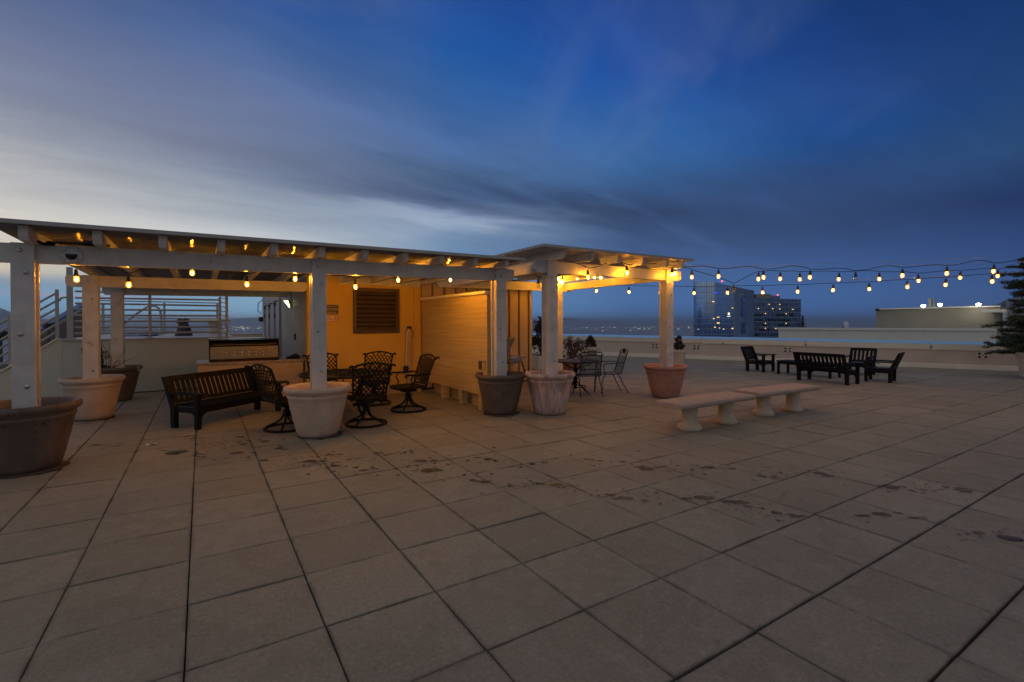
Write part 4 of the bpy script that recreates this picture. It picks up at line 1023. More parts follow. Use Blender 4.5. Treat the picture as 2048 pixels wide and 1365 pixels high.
bush('dark upright cactus like shrub in the pale pot behind the right pergola post', ux, uy, .58, .20, .46, M['leaf_dark'], 34, .07, 12)
ux, uy = 8.75, 8.75
urn('weathered terracotta pot under the loose shrub behind the iron table', ux, uy, M['terrared'], .33, .42)
bush('loose dark shrub with reddish leaves behind the round iron table', ux+.02, uy-.05, .38, .60, .62, M['leaf_red'], 40, .075, 13, 12)
ux, uy = 8.95, 10.55
t = thing('planter_box', 'plain grey planter box under the tall dark shrub by the building corner', 'planter', (ux, uy, .003)); m = MB(); m.box((0, 0, .22), (.6, .6, .44), None, .015); m.build('box', M['band'], t); m = MB(); m.box((0, 0, .445), (.52, .52, .012)); m.build('soil', M['soil'], t)
bush('tall narrow dark shrub against the sky beside the building corner', ux, uy, .44, .36, 1.22, M['leaf_dark'], 80, .085, 14, 9)

# conifer in a cream pot at the right edge
tx, ty = 18.68, 1.02
t = thing('planter_pot', 'tall cream pot under the dark conifer at the right edge', 'planter', (tx, ty, .004))
m = MB(); m.lathe([(0, 0), (.25, 0), (.27, .03), (.33, .56), (.36, .58), (.375, .64), (.36, .69), (.31, .68), (.29, .6), (0, .6)], 36); m.build('pot', M['creampot'], t, smooth=50)
t = thing('conifer_tree', 'dark layered conifer in the cream pot at the right edge of the terrace', 'tree', (tx, ty, .58)); rng = random.Random(23)
m = MB(); m.tube([(0, 0, 0), (.03, 0, .7), (-.02, .02, 1.5), (0, 0, 2.7)], [.075, .065, .05, .02], 9); m.build('trunk', M['bark'], t)
m = MB(); lm = MB()
tiers = [(.12, .85), (.20, 1.0), (.30, 1.1), (.42, .9), (.52, .8), (.66, .80), (.84, 1.0), (1.02, .85), (1.22, .55), (1.45, .62), (1.70, .55), (1.88, .85), (2.02, .80), (2.25, .6), (2.45, .45), (2.62, .3)]
for z, L in tiers:
    for k in range(9):
        a = k/9*6.283+rng.uniform(-.35, .35)+z*2; l = L*rng.uniform(.55, 1.12); dr = rng.uniform(-.16, .14); cv = rng.uniform(-.12, .10)
        d = Vector((math.cos(a), math.sin(a), 0)); pts = [Vector((0, 0, z))+d*l*s+Vector((-d.y, d.x, 0))*(.18*l*s*s*rng.uniform(-1, 1))+Vector((0, 0, dr*l*s+cv*l*s*s+rng.uniform(-.02, .02))) for s in (0, .25, .5, .75, 1)]
        m.tube(pts, [.02, .016, .012, .008, .004], 5)
        for s in range(int(24*l)+6):
            f = .12+.88*(s+rng.random())/(int(24*l)+6); i = min(3, int(f*4)); q = pts[i].lerp(pts[i+1], f*4-i)
            for sg in (-1, 1):
                dd = (d*.8+Vector((-d.y, d.x, 0))*sg*rng.uniform(.3, 1.0)+Vector((0, 0, rng.uniform(-.05, .75)))).normalized(); L2 = rng.uniform(.12, .26)*(1.2-.5*f)
                lm.tube([q, q+dd*L2*.6], .004, 3, caps=False)
                for j in range(15):
                    t_ = (j+1)/15; leaf(lm, q+dd*L2*t_*.8, rng.uniform(.035, .07), rng, .3, .22)
m.build('branches', M['bark'], t); lm.build('crown', M['needle'], t)

# ================================================================== FURNITURE
def face(dx, dy): return math.atan2(dx, -dy)
def slat_seat(name, label, cat, W, nslat, D=.58, slatmat='black', group=None, topmat='black'):
    """deep black slatted garden bench / armchair; faces -Y"""
    t = thing(name, label, cat, group=group); B = M['black']; H, SEAT, ARM = .75, .33, .515
    for s in (-1, 1):
        x = s*(W/2-.035)
        m = MB(); m.bar((x, -D/2+.035, .002), (x, -D/2+.035, ARM-.015), .07, .07, up=(0, 1, 0), bev=.004); m.build('leg', B, t)
        m = MB(); m.prism([(x-.033, D/2-.11, .002), (x-.033, D/2-.03, .002), (x-.033, D/2-.02, .30), (x-.033, D/2+.155, H), (x-.033, D/2+.095, H+.004), (x-.033, D/2-.11, .30)], (.066, 0, 0)); m.build('leg', B, t)
        m = MB(); m.bar((x, -D/2-.05, ARM), (x, D/2+.06, ARM), .095, .03, bev=.006); m.build('arm', B, t)
        m = MB(); m.bar((x, -D/2+.07, SEAT-.055), (x, D/2-.06, SEAT-.055), .035, .08); m.prism([(x-.015, -D/2+.07, SEAT-.10), (x-.015, -D/2+.15, SEAT-.10), (x-.015, -D/2+.10, SEAT-.13), (x-.015, -D/2+.07, SEAT-.19)], (.03, 0, 0)); m.build('side_rail', B, t)
    m = MB(); m.bar((-W/2+.07, -D/2+.03, SEAT-.055), (W/2-.07, -D/2+.03, SEAT-.055), .04, .085)
    for s in (-1, 1): m.prism([(s*(W/2-.07), -D/2+.015, SEAT-.098), (s*(W/2-.17), -D/2+.015, SEAT-.098), (s*(W/2-.11), -D/2+.015, SEAT-.125), (s*(W/2-.07), -D/2+.015, SEAT-.19)], (0, .03, 0))
    m.build('front_rail', B, t)
    m = MB()
    for k in range(5):
        y = -D/2+.04+k*(D-.12)/4; m.box((0, y, SEAT-.002), (W-.145, .088, .024), None, .004)
    m.build('seat', B, t)
    def bp(z): return D/2-.07+.175*(z-.30)/.45      # back plane
    tilt = math.atan2(.175, .45); R = Matrix.Rotation(-tilt, 3, 'X')
    m = MB(); m.box((0, bp(H-.04)+.028, H-.035), (W-.14, .032, .085), R, .005); m.build('top_rail', M[topmat], t)
    m = MB(); m.box((0, bp(.37)+.028, .375), (W-.14, .032, .06), R, .004); m.build('bottom_rail', B, t)
    m = MB(); wi = W-.16; pitch = wi/nslat
    for k in range(nslat):
        x = -wi/2+pitch*(k+.5); m.box((x, bp(.54)+.030, .54), (pitch*.62, .018, .30), R)
    m.build('back_slats', M[slatmat], t)
    return t
t = slat_seat('garden_bench', 'long black slatted bench facing the chairs, its back to the deck wall', 'bench', 1.62, 17, .56, 'warmlitslat')
a, b = Vector((-.953, 6.202)), Vector((.256, 7.226)); d = (b-a).normalized(); f = Vector((d.y, -d.x))
c = (Vector((-.953, 6.202))+Vector((-.564, 5.83))+Vector((.256, 7.226))+Vector((.643, 6.856)))/4
t.location = (c.x, c.y, .003); t.rotation_euler.z = face(f.x, f.y)
ch = slat_seat('armchair', 'black slatted armchair seen from its side at the left of the lounge group', 'armchair', .66, 5, .60, group='black armchairs of the lounge group')
ch.location = (14.14, 6.10, .003); ch.rotation_euler.z = face(.06, -1)
c2 = copy_tree(ch); tag(c2, 'black slatted armchair facing the camera behind the settee'); c2.location = (15.62, 3.98, .003); c2.rotation_euler.z = face(-1, -.12)
c3 = copy_tree(ch); tag(c3, 'black slatted armchair at the right, turned to the left with its back leaning right'); c3.location = (14.27, 2.93, .003); c3.rotation_euler.z = face(-.22, 1)
st = slat_seat('settee', 'black slatted settee with its back to the camera in the lounge group', 'settee', 1.24, 11, .58)
st.location = (12.93, 3.60, .003); st.rotation_euler.z = face(1, -.06)
t = thing('coffee_table', 'low black coffee table in the middle of the lounge group', 'table', (14.05, 4.62, .003))
m = MB()
for k in range(6): m.box((-.25+k*.1, 0, .385), (.088, 1.52, .03), None, .004)
m.build('table_top', M['black'], t)
for sx in (-1, 1):
    for sy in (-1, 1):
        m = MB(); m.box((sx*.26, sy*.70, .185), (.055, .055, .368)); m.build('leg', M['black'], t)
m = MB()
for s in (-1, 1): m.box((s*.262, 0, .33), (.025, 1.344, .06)); m.box((0, s*.702, .33), (.464, .025, .06))
m.build('apron', M['black'], t)

# --- cast metal swivel chairs
def swivel_chair():
    t = thing('swivel_chair', 'x', 'chair', group='lattice backed swivel chairs around the dining table'); I = M['iron']
    def ring(r, z, n=36): return [(r*math.cos(2*math.pi*k/n), r*math.sin(2*math.pi*k/n), z) for k in range(n)]
    m = MB(); m.tube(ring(.30, .02), .018, 8, closed=True); m.build('base_ring', I, t, smooth=60)
    for k in range(4):
        a = math.pi/4+k*math.pi/2; c, s = math.cos(a), math.sin(a); m = MB()
        m.tube([(c*r, s*r, z) for r, z in ((.03, .25), (.045, .20), (.09, .135), (.16, .09), (.24, .06), (.30, .024))], [.02, .019, .017, .016, .015, .015], 7); m.build('leg', I, t, smooth=60)
    m = MB(); m.lathe([(0, .19), (.035, .20), (.04, .26), (.062, .265), (.062, .28), (.03, .285), (.03, .34), (.0, .34)], 16); m.build('swivel_column', I, t, smooth=40)
    m = MB(); m.box((0, 0, .355), (.20, .24, .045), None, .01); m.tube([(.02, -.02, .30), (.14, -.10, .30)], .012, 6); m.lathe([(0, -.03), (.028, -.02), (.028, .02), (0, .03)], 10, (.15, -.105, .30)); m.build('tilt_mechanism', I, t)
    # seat: dished lattice inside a rim
    def sp(u, v):
        x = .265*u*(1-.06*v); y = -.02-.25*v; z = .425-.022*math.cos(u*1.5)*math.cos(v*1.5)-(.02 if v > .95 else 0); return Vector((x, y, z))
    rim = []
    for k in range(32):
        a = 2*math.pi*k/32; c, s = math.cos(a), math.sin(a); q = (abs(c)**5+abs(s)**5)**(-1/5); rim.append(sp(c*q, s*q))
    m = MB(); m.tube(rim, .017, 7, closed=True)
    for k in range(-5, 6):
        for sg in (-1, 1):
            pts = []
            for j in range(9):
                u = -1+j/4; v = sg*u+k*.36
                if abs(v) <= .98: pts.append(sp(u*.98, v))
            if len(pts) > 1: m.tube(pts, .0125, 5)
    m.build('seat', I, t, smooth=60)
    # back
    def bk(u, v):
        w = .235+.035*v; arch = .055*(1-u*u)*max(0, (v-.6)/.4)**1.2
        return Vector((w*u, .235+.15*v**1.25+.045*(u*u-1)*-1*.6, .46+.455*v+arch))
    m = MB(); m.tube([bk(-1, v/8) for v in range(9)] + [bk(u/6, 1) for u in range(-5, 6)] + [bk(1, v/8) for v in range(8, -1, -1)] + [bk(u/4, 0) for u in range(3, -4, -1)], .0165, 7, closed=True)
    for s in (-1, 1):
        e = bk(s, 1); m.tube([e+Vector((0, 0, -.03)), e+Vector((s*.005, .02, .008)), e+Vector((s*.025, .045, .018)), e+Vector((s*.05, .05, .012)), e+Vector((s*.058, .045, -.008))], [.02, .02, .019, .017, .014], 7)
        m.tube([bk(s, 0), Vector((s*.245, .225, .42)), Vector((s*.25, .17, .405))], .017, 7)
    m.build('back_frame', I, t, smooth=60)
    m = MB()
    for k in range(-6, 7):
        for sg in (-1, 1):
            pts = []
            for j in range(13):
                u = -1+j/6; v = .5+sg*u*.62+k*.165
                if 0 <= v <= 1: pts.append(bk(u*.985, v))
            if len(pts) > 1: m.tube(pts, .0095, 5)
    m.build('back_lattice', I, t, smooth=60)
    for s in (-1, 1):
        m = MB(); m.tube([(s*.262, .30, .635), (s*.285, .22, .655), (s*.30, .08, .645), (s*.305, -.08, .648), (s*.305, -.17, .655), (s*.303, -.205, .635), (s*.30, -.19, .612), (s*.298, -.165, .62)], [.016, .017, .019, .019, .018, .016, .014, .012], 7)
        m.tube([(s*.302, -.05, .64), (s*.30, -.10, .57), (s*.285, -.06, .50), (s*.268, -.08, .43)], .013, 6); m.build('arm', I, t, smooth=60)
    return t
TC = Vector((1.46, 5.74))
sc = swivel_chair()
spots = [((1.585, 4.87), None, 'cast metal swivel chair with its lattice back to us, right of the pale pot'),
         ((2.555, 5.66), None, 'cast metal swivel chair on the right, side on in front of the siding screen'),
         ((2.25, 6.68), None, 'cast metal swivel chair facing us under the louvre, right of the table'),
         ((.52, 5.21), (.93, .38), 'cast metal swivel chair between the black bench and the pale pot'),
         ((1.42, 6.86), None, 'cast metal swivel chair behind the table below the brown sign')]
for i, ((x, y), d, lab) in enumerate(spots):
    o = sc if i == 0 else copy_tree(sc); tag(o, lab); v = Vector(d) if d else (TC-Vector((x, y)))
    if i == 0: v = Vector((.05, 1.0))
    if i == 1: v = Vector((-1, -.10))
    if i == 2: v = Vector((-.60, -1))
    o.location = (x, y, .003); o.rotation_euler.z = face(v.x, v.y)
t = thing('dining_table', 'round dark metal dining table with a patterned top under the bulbs', 'table', (TC.x, TC.y, .003))
m = MB(); m.lathe([(0, .70), (.66, .70), (.69, .69), (.70, .705), (.69, .722), (.66, .724)], 48); m.build('rim', M['iron'], t, smooth=40)
m = MB(); m.lathe([(0, .7245), (.655, .7245)], 48)
m.build('table_top', M['iron'], t)
m = MB()
for k in range(24):
    a = 2*math.pi*k/24
    pts = [(r*math.cos(a+sg*(r*1.6)), r*math.sin(a+sg*(r*1.6)), .726) for sg in (1,) for r in (.08, .22, .36, .5, .65)]
    m.tube(pts, .006, 4); m.tube([(r*math.cos(a-r*1.6), r*math.sin(a-r*1.6), .726) for r in (.08, .22, .36, .5, .65)], .006, 4)
m.build('top_pattern', M['iron'], t)
for k in range(4):
    a = .4+k*math.pi/2; c, s = math.cos(a), math.sin(a); m = MB()
    m.tube([(c*r, s*r, z) for r, z in ((.50, .69), (.46, .60), (.36, .45), (.33, .32), (.40, .16), (.50, .03), (.53, .005))], [.02, .022, .024, .022, .02, .018, .022], 7); m.build('leg', M['iron'], t, smooth=60)
m = MB(); m.tube([(.33*math.cos(2*math.pi*k/24), .33*math.sin(2*math.pi*k/24), .34) for k in range(24)], .012, 6, closed=True); m.build('stretcher_ring', M['iron'], t, smooth=60)

# --- wrought iron set
def iron_chair():
    t = thing('iron_chair', 'x', 'chair', group='wrought iron chairs at the round table'); W = M['wire']
    def bp(z): return .20+.17*(z-.42)/.55
    m = MB(); h = .95; w = .22
    m.tube([(-w, .20, .42), (-w, bp(.8), .8), (-w, bp(.9), .90), (-w+.025, bp(.925), .925), (-.10, bp(.925), .925), (-.06, bp(.945), .945), (0, bp(.955), .955), (.06, bp(.945), .945), (.10, bp(.925), .925), (w-.025, bp(.925), .925), (w, bp(.9), .9), (w, bp(.8), .8), (w, .20, .42)], .011, 6)
    m.tube([(-w, bp(.86), .86), (w, bp(.86), .86)], .008, 6); m.tube([(-w, bp(.56), .56), (w, bp(.56), .56)], .008, 6); m.build('back_frame', W, t, smooth=60)
    m = MB()
    for s in (-1, 0, 1): m.tube([(s*.055+.026*math.cos(q), bp(.9), .90+.026*math.sin(q)) for q in [2*math.pi*k/12 for k in range(12)]], .009, 5, closed=True)
    for s in (-1, 1): m.lathe([(0, -.012), (.02, 0), (0, .012)], 8, (s*.095, bp(.89), .885))
    m.lathe([(0, -.012), (.02, 0), (0, .012)], 8, (0, bp(.92), .93)); m.build('rosette', W, t)
    m = MB(); m._add([(-w+.01, bp(.86), .86), (w-.01, bp(.86), .86), (w-.01, bp(.44), .44), (-w+.01, bp(.44), .44)], [(0, 1, 2, 3)]); m.build('back_sling', M['sling'], t)
    m = MB(); m._add([(-w, .21, .425), (w, .21, .425), (w+.01, 0, .415), (w+.01, -.22, .425), (w+.005, -.255, .405), (-w-.005, -.255, .405), (-w-.01, -.22, .425), (-w-.01, 0, .415)], [(0,1,2,7), (7,2,3,6), (6,3,4,5)]); m.build('seat_sling', M['sling'], t)
    m = MB(); m.tube([(-w, .21, .42), (w, .21, .42), (w+.012, 0, .41), (w+.01, -.22, .42), (w-.02, -.26, .40), (-w+.02, -.26, .40), (-w-.01, -.22, .42), (-w-.012, 0, .41)], .010, 6, closed=True); m.build('seat_frame', W, t, smooth=60)
    for s in (-1, 1):
        m = MB(); m.tube([(s*w, bp(.66), .66), (s*(w+.03), .10, .655), (s*(w+.045), -.08, .65), (s*(w+.045), -.18, .64), (s*(w+.04), -.21, .60), (s*(w+.02), -.19, .50), (s*w, -.17, .42)], .010, 6); m.build('arm', W, t, smooth=60)
        m = MB(); m.tube([(s*w, -.15, .41), (s*(w+.02), -.21, .33), (s*(w+.01), -.235, .22), (s*(w+.015), -.225, .10), (s*(w+.02), -.25, .012), (s*(w+.02), -.275, .012)], [.011, .011, .010, .010, .010, .014], 6); m.build('leg', W, t, smooth=60)
        m = MB(); m.tube([(s*w, .12, .41), (s*w, .18, .33), (s*(w+.005), .24, .2), (s*(w+.015), .31, .08), (s*(w+.02), .34, .012), (s*(w+.02), .365, .012)], [.011, .011, .010, .010, .010, .014], 6); m.build('leg', W, t, smooth=60)
    return t
ic = iron_chair(); tag(ic, 'wrought iron chair tucked under the round table, its mesh back to the camera'); ic.location = (6.42, 5.33, .003); ic.rotation_euler.z = face(.42, .90)
i2 = copy_tree(ic); tag(i2, 'wrought iron chair right of the round table, turned side on to the left'); i2.location = (7.12, 5.40, .003); i2.rotation_euler.z = face(-.90, .42)
t = thing('iron_table', 'round black wrought iron table with a mesh top beside the short pergola', 'table', (6.34, 5.62, .003))
m = MB(); m.lathe([(0, .70), (.50, .70), (.515, .69), (.52, .705), (.51, .715), (0, .716)], 40); m.build('table_top', M['wire'], t, smooth=40)
m = MB(); m.tube([(0, 0, .10), (0, 0, .70)], .032, 10); m.lathe([(.032, .30), (.06, .33), (.032, .36)], 12); m.build('column', M['wire'], t)
m = MB(); m.tube([(.23*math.cos(2*math.pi*k/28), .23*math.sin(2*math.pi*k/28), .15) for k in range(28)], .010, 6, closed=True); m.build('base_ring', M['wire'], t, smooth=60)
for k in range(4):
    a = .25+k*math.pi/2; c, s = math.cos(a), math.sin(a)
    m = MB(); m.tube([(c*r, s*r, z) for r, z in ((.02, .30), (.06, .24), (.16, .17), (.26, .10), (.33, .03), (.37, .012))], .012, 6); m.build('leg', M['wire'], t, smooth=60)
    m = MB(); m.tube([(c*r, s*r, z) for r, z in ((.02, .45), (.08, .55), (.2, .60), (.32, .62), (.44, .70))], .010, 6); m.tube([(c*(.2+.05*math.cos(q)), s*(.2+.05*math.cos(q)), .53+.05*math.sin(q)) for q in [2*math.pi*j/12 for j in range(12)]], .008, 5, closed=True); m.build('scroll_bracket', M['wire'], t, smooth=60)

# --- cast stone benches
def stone_bench(label, cx, cy, rz, L, peds):
    t = thing('stone_bench', label, 'bench', (cx, cy, .003), rz, 'backless cast stone benches')
    m = MB(); rng = random.Random(int(cx*10)); n = 20
    W = .50; prof = [(-W/2+.02, .352), (-W/2, .372), (-W/2-.006, .395), (-W/2+.004, .418), (-W/2+.03, .43), (W/2-.03, .43), (W/2-.004, .418), (W/2+.006, .395), (W/2, .372), (W/2-.02, .352)]
    rows = []
    for k in range(n+1):
        x = -L/2+L*k/n; e = 1-.05*(abs(2*k/n-1)**14)
        rows.append([m.bm.verts.new((x+rng.uniform(-.002, .002), y*e+rng.uniform(-.0025, .0025), z+rng.uniform(-.0015, .0015)-(.008 if k in (0, n) and i in (3,4,5,6) else 0))) for i, (y, z) in enumerate(prof)])
    for a, b in zip(rows, rows[1:]):
        for i in range(len(prof)): m.bm.faces.new((a[i], a[(i+1) % len(prof)], b[(i+1) % len(prof)], b[i]))
    m.bm.faces.new(rows[0]); m.bm.faces.new(list(reversed(rows[-1]))); m.build('seat', M['bench'], t, smooth=40)
    for px in peds:
        m = MB(); m.lathe([(0, .0), (.162, .0), (.170, .012), (.170, .045), (.158, .062), (.132, .085), (.117, .11), (.112, .16), (.110, .24), (.114, .31), (.13, .335), (.155, .351), (0, .351)], 28, (px, 0, 0)); m.build('pedestal', M['ped'], t, smooth=50)
    return t
stone_bench('nearer backless stone bench on two pale flared pedestals', 5.83, 1.965, R_(-.6), 1.72, (-.39, .45))
stone_bench('farther backless stone bench, just past the right end of the first', 7.80, 1.985, R_(-3.2), 1.72, (-.42, .41))

# --- small stainless barbecue behind the screen
t = thing('cart_barbecue', 'small shiny barbecue with its lid raised, half hidden behind the screen post', 'barbecue', (5.45, 6.85, .003), R_(25))
m = MB(); m.box((-.05, 0, .70), (.46, .42, .16), None, .03); m.build('firebox', M['steel'], t)
m = MB()
for k in range(8):
    pass
pr = [(.24*math.cos(q), .24*math.sin(q)*.8) for q in [math.pi*k/10 for k in range(11)]]
R = Matrix.Rotation(R_(-62), 3, 'X'); o = Vector((-.05, .20, .79))
m.prism([o+R @ Vector((-.23, y-.20, z)) for y, z in pr], R @ Vector((.46, 0, 0))); m.build('lid', M['steel'], t, smooth=30)
m = MB(); m.box((.30, 0, .73), (.22, .36, .02), None, .004); m.build('side_shelf', M['steel'], t)
for sx in (-.24, .36):
    for sy in (-.17, .17):
        m = MB(); m.tube([(sx, sy, 0), (sx, sy, .70)], .011, 6); m.build('leg', M['galv'], t)
m = MB(); m.tube([(.1, -.22, .66), (.16, -.25, .5), (.24, -.24, .32)], .018, 6); m.build('gas_hose', M['blackplastic'], t)

t = thing('paper_scrap', 'small white paper scrap on the paving in front of the black bench', 'litter', tuple(gnd(303, 890))[:2]+(.004,), .3)
m = MB(); m._add([(-.06, -.03, .001), (.0, -.035, .016), (.06, -.02, .003), (.065, .03, .012), (0, .035, .002), (-.06, .03, .014)], [(0, 1, 4, 5), (1, 2, 3, 4)]); m.build('paper', M['paper'], t)

# ================================================================== STRING LIGHTS
def bulb_meshes():
    m = MB(); m.lathe([(0, .012), (.013, .01), (.018, -.005), (.021, -.040), (.026, -.058), (.031, -.086), (.029, -.086), (.022, -.066), (0, -.066)], 14); s = m.build('socket', M['socket'], None, smooth=50)
    m = MB(); m.lathe([(.016, -.068), (.022, -.078), (.030, -.10), (.035, -.126), (.032, -.149), (.019, -.164), (0, -.169)], 16); g = m.build('bulb', M['bulbglass'], None, smooth=60)
    m = MB(); m.lathe([(0, -.105), (.010, -.108), (.012, -.128), (.010, -.148), (0, -.151)], 8); f = m.build('filament', M['filament'], None, smooth=60)
    f2 = f.data.copy(); f2.materials[0] = M['filament_low']; f3 = f.data.copy(); f3.materials[0] = M['filament_mid']
    m = MB(); m.lathe([(.016, -.068), (.022, -.078), (.034, -.10), (.041, -.128), (.038, -.153), (.022, -.172), (0, -.178)], 16); u = m.build('unlit_bulb', M['clearglass'], None, smooth=60)
    ms = [o.data for o in (s, g, f, u)] + [f2, f3]
    for o in (s, g, f, u): bpy.data.objects.remove(o)
    return ms
SOC, GLB, FIL, UNL, FIL_LOW, FIL_MID = bulb_meshes()
def hang(root, p, lit=True, drop=.035, scale=1.0, fil=None):
    """socket on a short lead below the cable point p; bulb and filament are its pieces"""
    def ob(n, d, par, loc=(0, 0, 0)):
        o = bpy.data.objects.new(n, d); COL.objects.link(o); o.parent = par; o.location = loc; return o
    q = Vector(p); s = ob('socket', SOC, root, (q.x, q.y, q.z-drop)); s.scale = (scale,)*3; s.rotation_euler = (random.uniform(-.07, .07), random.uniform(-.07, .07), 0)
    if lit: ob('bulb', GLB, s); ob('filament', fil or FIL, s)
    else: ob('unlit_bulb', UNL, s)
def drop_of(b, scale): return .128*scale+.035
def sag(a, b, amt, n=8): return [a.lerp(b, k/n)+Vector((0, 0, -amt*4*(k/n)*(1-k/n))) for k in range(n)]
# under the long pergola
s1 = thing('string_lights', 'string of warm bulbs looped under the front of the long pergola', 'string lights')
B1 = [(152, 562), (256, 573), (384, 549), (494, 572), (590, 561), (710, 577), (797, 563), (900, 562)]
pts = []; prev = None; m = MB(); tops = []
for px, py in B1:
    b = onY(px, py, 5.12); a = b+Vector((0, 0, .165)); tops.append(a); hang(s1, a, scale=.9, fil=FIL_MID if px < 520 else None)
path = [Vector((-2.02, 5.12, 2.36))]
for k, a in enumerate(tops):
    path += [a+Vector((-.03, 0, .004)), a, a+Vector((.03, 0, .004))]
    if k < len(tops)-1:
        b = tops[k+1]; mid = a.lerp(b, .5); mid.z = 2.385
        path += [a.lerp(mid, .35)+Vector((0, 0, -.02)), a.lerp(mid, .75), mid, mid.lerp(b, .25), mid.lerp(b, .65)+Vector((0, 0, -.02))]
path += [Vector((3.45, 5.0, 2.40)), Vector((3.7, 4.7, 2.44))]
m.tube(path, .0065, 6); m.build('cable', M['wire'], s1)
# under the short pergola
s2 = thing('string_lights', 'short string of warm bulbs bunched under the short pergola', 'string lights')
m = MB(); tops = []
for px, py, Y in ((1117.5, 558, 6.9), (1125, 563, 6.6), (1119.7, 564.6, 7.2), (1124.5, 568, 7.35), (1154, 557.4, 6.4), (1189.4, 555.4, 5.9), (1201, 556.3, 5.6)):
    b = onY(px, py, Y); a = b+Vector((0, 0, .165)); tops.append(a); hang(s2, a, fil=FIL_MID)
order = sorted(tops, key=lambda v: v.y); path = [Vector((7.3, 4.3, 2.58))]
for a in order: path += [a+Vector((0, -.02, .005)), a, a+Vector((0, .02, .005))]
m.tube(path, .0065, 6); m.build('cable', M['wire'], s2)
s2b = thing('string_lights', 'loose cable looping between the two pergolas with one unlit bulb', 'string lights')
c0 = [onY(x, y, 4.9) for x, y in ((1018, 530), (1040, 526), (1056, 525), (1063, 538), (1070, 549), (1076.5, 555), (1086, 555.5))]
m = MB(); m.tube(c0, .0065, 6); m.build('cable', M['wire'], s2b); hang(s2b, c0[5], False)
c1 = None
# front strand along the short pergola, then out over the terrace
def strand(label, bulbs, unlit, ends, dep, bow=0.03, fil=None, thin=.0065):
    t = thing('string_lights', label, 'string lights', group=None); allb = [(x, y, True) for x, y in bulbs]+[(x, y, False) for x, y in unlit]
    allb.sort(); tops = []
    for x, y, lit in allb:
        b = at(x, y, dep(x)); a = b+Vector((0, 0, .163 if lit else .10)); tops.append(a); hang(t, a, lit, fil=FIL_MID if x < 1350 and dep(x) < 10.5 else FIL_LOW)
    e0 = at(*ends[0], dep(ends[0][0])); e1 = at(*ends[1], dep(ends[1][0])); seq = [e0]+tops+[e1]; path = []
    rng = random.Random(int(len(bulbs)*31+ends[0][0])); flip = 1
    for a, b in zip(seq, seq[1:]):
        bo = bow*rng.uniform(.4, 1.3)*min(1, (b-a).length/.9)
        for k in range(8):
            s = k/8; path.append(a.lerp(b, s)+Vector((0, 0, bo*math.sin(math.pi*s)*(1 if rng.random() else 1)-bo*.5*math.sin(2*math.pi*s))))
    path.append(seq[-1]); m = MB(); m.tube(path, thin, 6); m.build('cable', M['wire'], t); return t
strand('front strand of warm bulbs along the short pergola beam and out to the right, uppermost',
       [(1175.5, 555.2), (1253.3, 546.4), (1343.9, 550.3), (1436.9, 553.8), (1526.7, 555.3), (1620.5, 555.3), (1805, 552), (1893.9, 547.7), (1987.9, 543.3)],
       [(1711, 552)], ((1130, 520), (2110, 517)), lambda x: 8.38+(x-1130)*(9.70-8.38)/213 if x < 1343 else 9.74, .045)
strand('middle strand of warm bulbs crossing from the short pergola corner to the right',
       [(1287.2, 533.6), (1349.8, 547.5), (1383.2, 555.2), (1517, 558.6), (1560.6, 558.4), (1599.6, 559.4), (1678.3, 559.4), (1758.5, 558.8), (1836.3, 562), (1920.9, 556), (1996, 552.8)],
       [(1467.7, 577)], ((1250, 505), (2110, 527)), lambda x: 10.0+.9*max(0, (x-1350))/650, .02)
strand('lowest and farthest strand of warm bulbs running from the rear post to the right',
       [(1131.3, 579.6), (1192.7, 582.4), (1257.5, 584.6), (1320, 586.2), (1387.6, 587), (1455, 586.2), (1524.7, 585.6), (1595.5, 584), (1667, 581.1), (1738, 578.9), (1814.7, 574.7), (1891.9, 570.3), (1983.5, 563.7)],
       [], ((1118, 562), (2110, 548)), lambda x: 13.0-3.0*(x-1131)/900, .008)
t = thing('support_wire', 'thin steel wires carrying the bulb strands out over the terrace', 'wire')
for (x0, y0, d0, x1, y1, d1) in ((1352, 532, 10, 2110, 508, 9.8), (1352, 536, 10.05, 2110, 520, 10.9), (1560, 562, 11.4, 2110, 540, 10.1)):
    m = MB(); a, b = at(x0, y0, d0), at(x1, y1, d1); m.tube([a.lerp(b, k/10)+Vector((0, 0, -.05*4*(k/10)*(1-k/10))) for k in range(11)], .003, 5); m.build('wire', M['galv'], t)

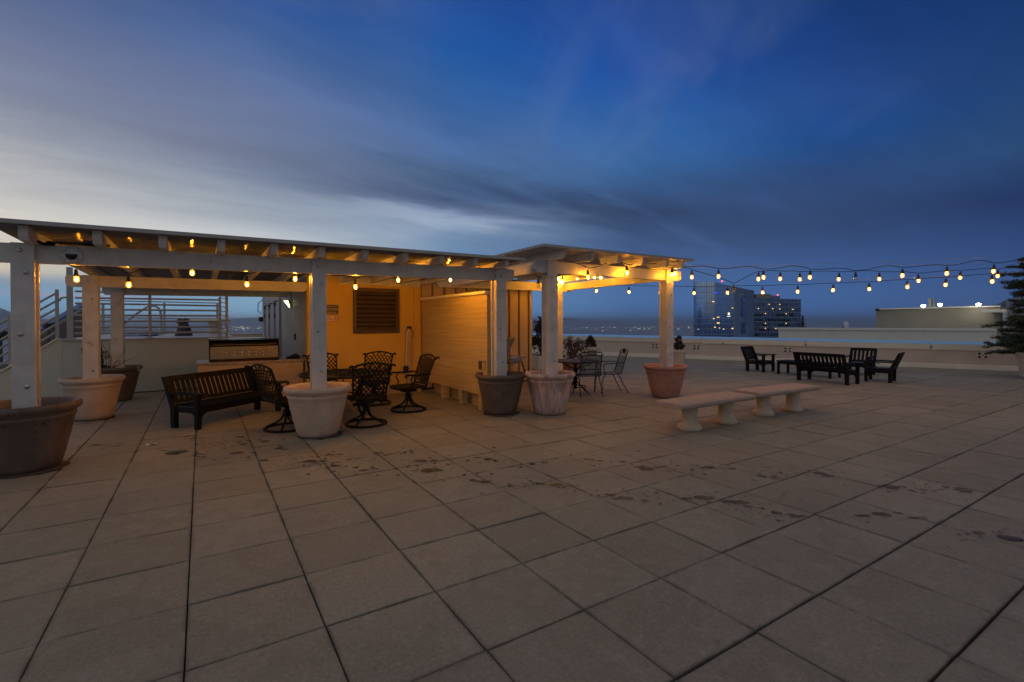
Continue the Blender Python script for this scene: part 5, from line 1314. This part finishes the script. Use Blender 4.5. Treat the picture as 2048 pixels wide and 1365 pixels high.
# ================================================================== WET SPOTS ON THE PAVING
def stains():
    S = [(193,890,26),(383,878,20),(402,877,14),(486,888,22),(479,874,18),(530,883,26),(558,897,22),(352,905,36),(396,914,18),(475,906,24),(528,921,28),(617,923,22),(645,922.5,24),(624,922,26),(659,910,22),(679,909,17),(670,932,20),(711,935.7,18),(727,941,28),(760,906,18),(780,909,14),(841,922,24),(868,921,22),(830,942,18),(861,941,34),(956,915.5,18),(978,918,18),(945,959.5,18),(969,964,32),(1020,972,14),(1064,928,22),(1090,925.5,18),(1081,967.8,22),(1112,969,34),(1177.6,918.8,20),(1199.6,921.8,18),(1245,924,22),(1291,936.8,28),(1315,934.6,22),(1219.8,990,22),(1252.7,995.8,38),(1289,1000.5,18),(1394,931,15),(1419,934.6,22),(1465,938,16),(1371.8,996.9,25),(1406.6,995.8,36),(1523.8,952.9,28),(1548.7,952,18),(1553,1026,28),(1588,1031.7,30),(1480,1005,40),(1494,1013,18),(1639,946.6,28),(1659,951.8,22),(1782,973.8,28),(1804,973,20),(1729,1031,28),(1764.5,1028.8,46),(1826,1036,26),(1846,979.5,24),(1892,973.8,26),(1929,980.4,26),(1958,1064.8,36),(2019.5,1076,50)]
    rng = random.Random(41); m = MB(); m.bm.verts.layers.float.new('wet')
    def blob(x, y, w, asp):
        c = gnd(x, y, 0.0056); d = (c-CAM); dep = d.dot(FW); r = w*.5*dep/F_PX; n = 14
        ph = [rng.uniform(0, 6.28) for _ in range(3)]; ax = rng.uniform(0, 3.14)
        rows = [[], [], []]
        for k in range(n):
            a = 2*math.pi*k/n; q = r*(1+.12*math.sin(2*a+ph[0])+.07*math.sin(3*a+ph[1])+.03*math.sin(5*a+ph[2]))
            v = RT*math.cos(a)*q + Vector((FW.x, FW.y, 0)).normalized()*math.sin(a)*q*asp
            for i, f in enumerate((1.03, .93, .78)): rows[i].append(m.bm.verts.new((c.x+v.x*f, c.y+v.y*f, c.z)))
        cv = m.bm.verts.new(c); lay = m.bm.verts.layers.float['wet']; st = rng.uniform(.72, 1.05)
        for i, val in enumerate((0, 1, .82)):
            for v in rows[i]: v[lay] = val*st
        cv[lay] = .76*st
        for k in range(n):
            k2 = (k+1) % n
            for i in (0, 1): m.bm.faces.new((rows[i][k], rows[i][k2], rows[i+1][k2], rows[i+1][k]))
            m.bm.faces.new((rows[2][k], rows[2][k2], cv))
    for x, y, w in S:
        blob(x, y, w*rng.uniform(.65, 1.2), rng.uniform(.45, .9))
        if rng.random() < .5: blob(x+rng.choice((-1, 1))*w*rng.uniform(.5, .9), y+rng.gauss(0, 2), w*rng.uniform(.35, .7), rng.uniform(.3, .7))
        if rng.random() < .35: blob(x+w*rng.uniform(.6, 1.6), y+rng.uniform(2, 7), w*rng.uniform(.7, 1.3), rng.uniform(.10, .2))
        for _ in range(rng.randint(6, 18)):
            blob(x+rng.gauss(0, w*1.9), y+rng.gauss(0, 8.5), rng.choice((2.5, 3, 3.5, 4, 5, 8)), rng.uniform(.5, 1.6))
    tag(m.build('wet_spots', M['stain']), 'dark wet spots spattered in a line across the pavers', 'stains', kind='stuff')
stains()

# ------------------------------------------------------------------ the evening haze over the valley
def haze():
    m = MB(); m.box((0, 0, (250-77)/2), (150000, 150000, 327))
    o = m.build('haze', M['paper']); o.data.materials.clear()
    mt = bpy.data.materials.new('haze'); mt.use_nodes = True; nt = NT(mt.node_tree); nt.n.clear()
    out = nt.new('ShaderNodeOutputMaterial'); v = nt.new('ShaderNodeVolumePrincipled'); nt.l.new(v.outputs[0], out.inputs['Volume'])
    v.inputs['Color'].default_value = (0.68, 0.84, 1.0, 1); v.inputs['Density'].default_value = 5.0e-5; v.inputs['Anisotropy'].default_value = 0.45
    o.data.materials.append(mt); tag(o, 'thin blue evening haze over the far valley', 'haze', kind='stuff')
haze()
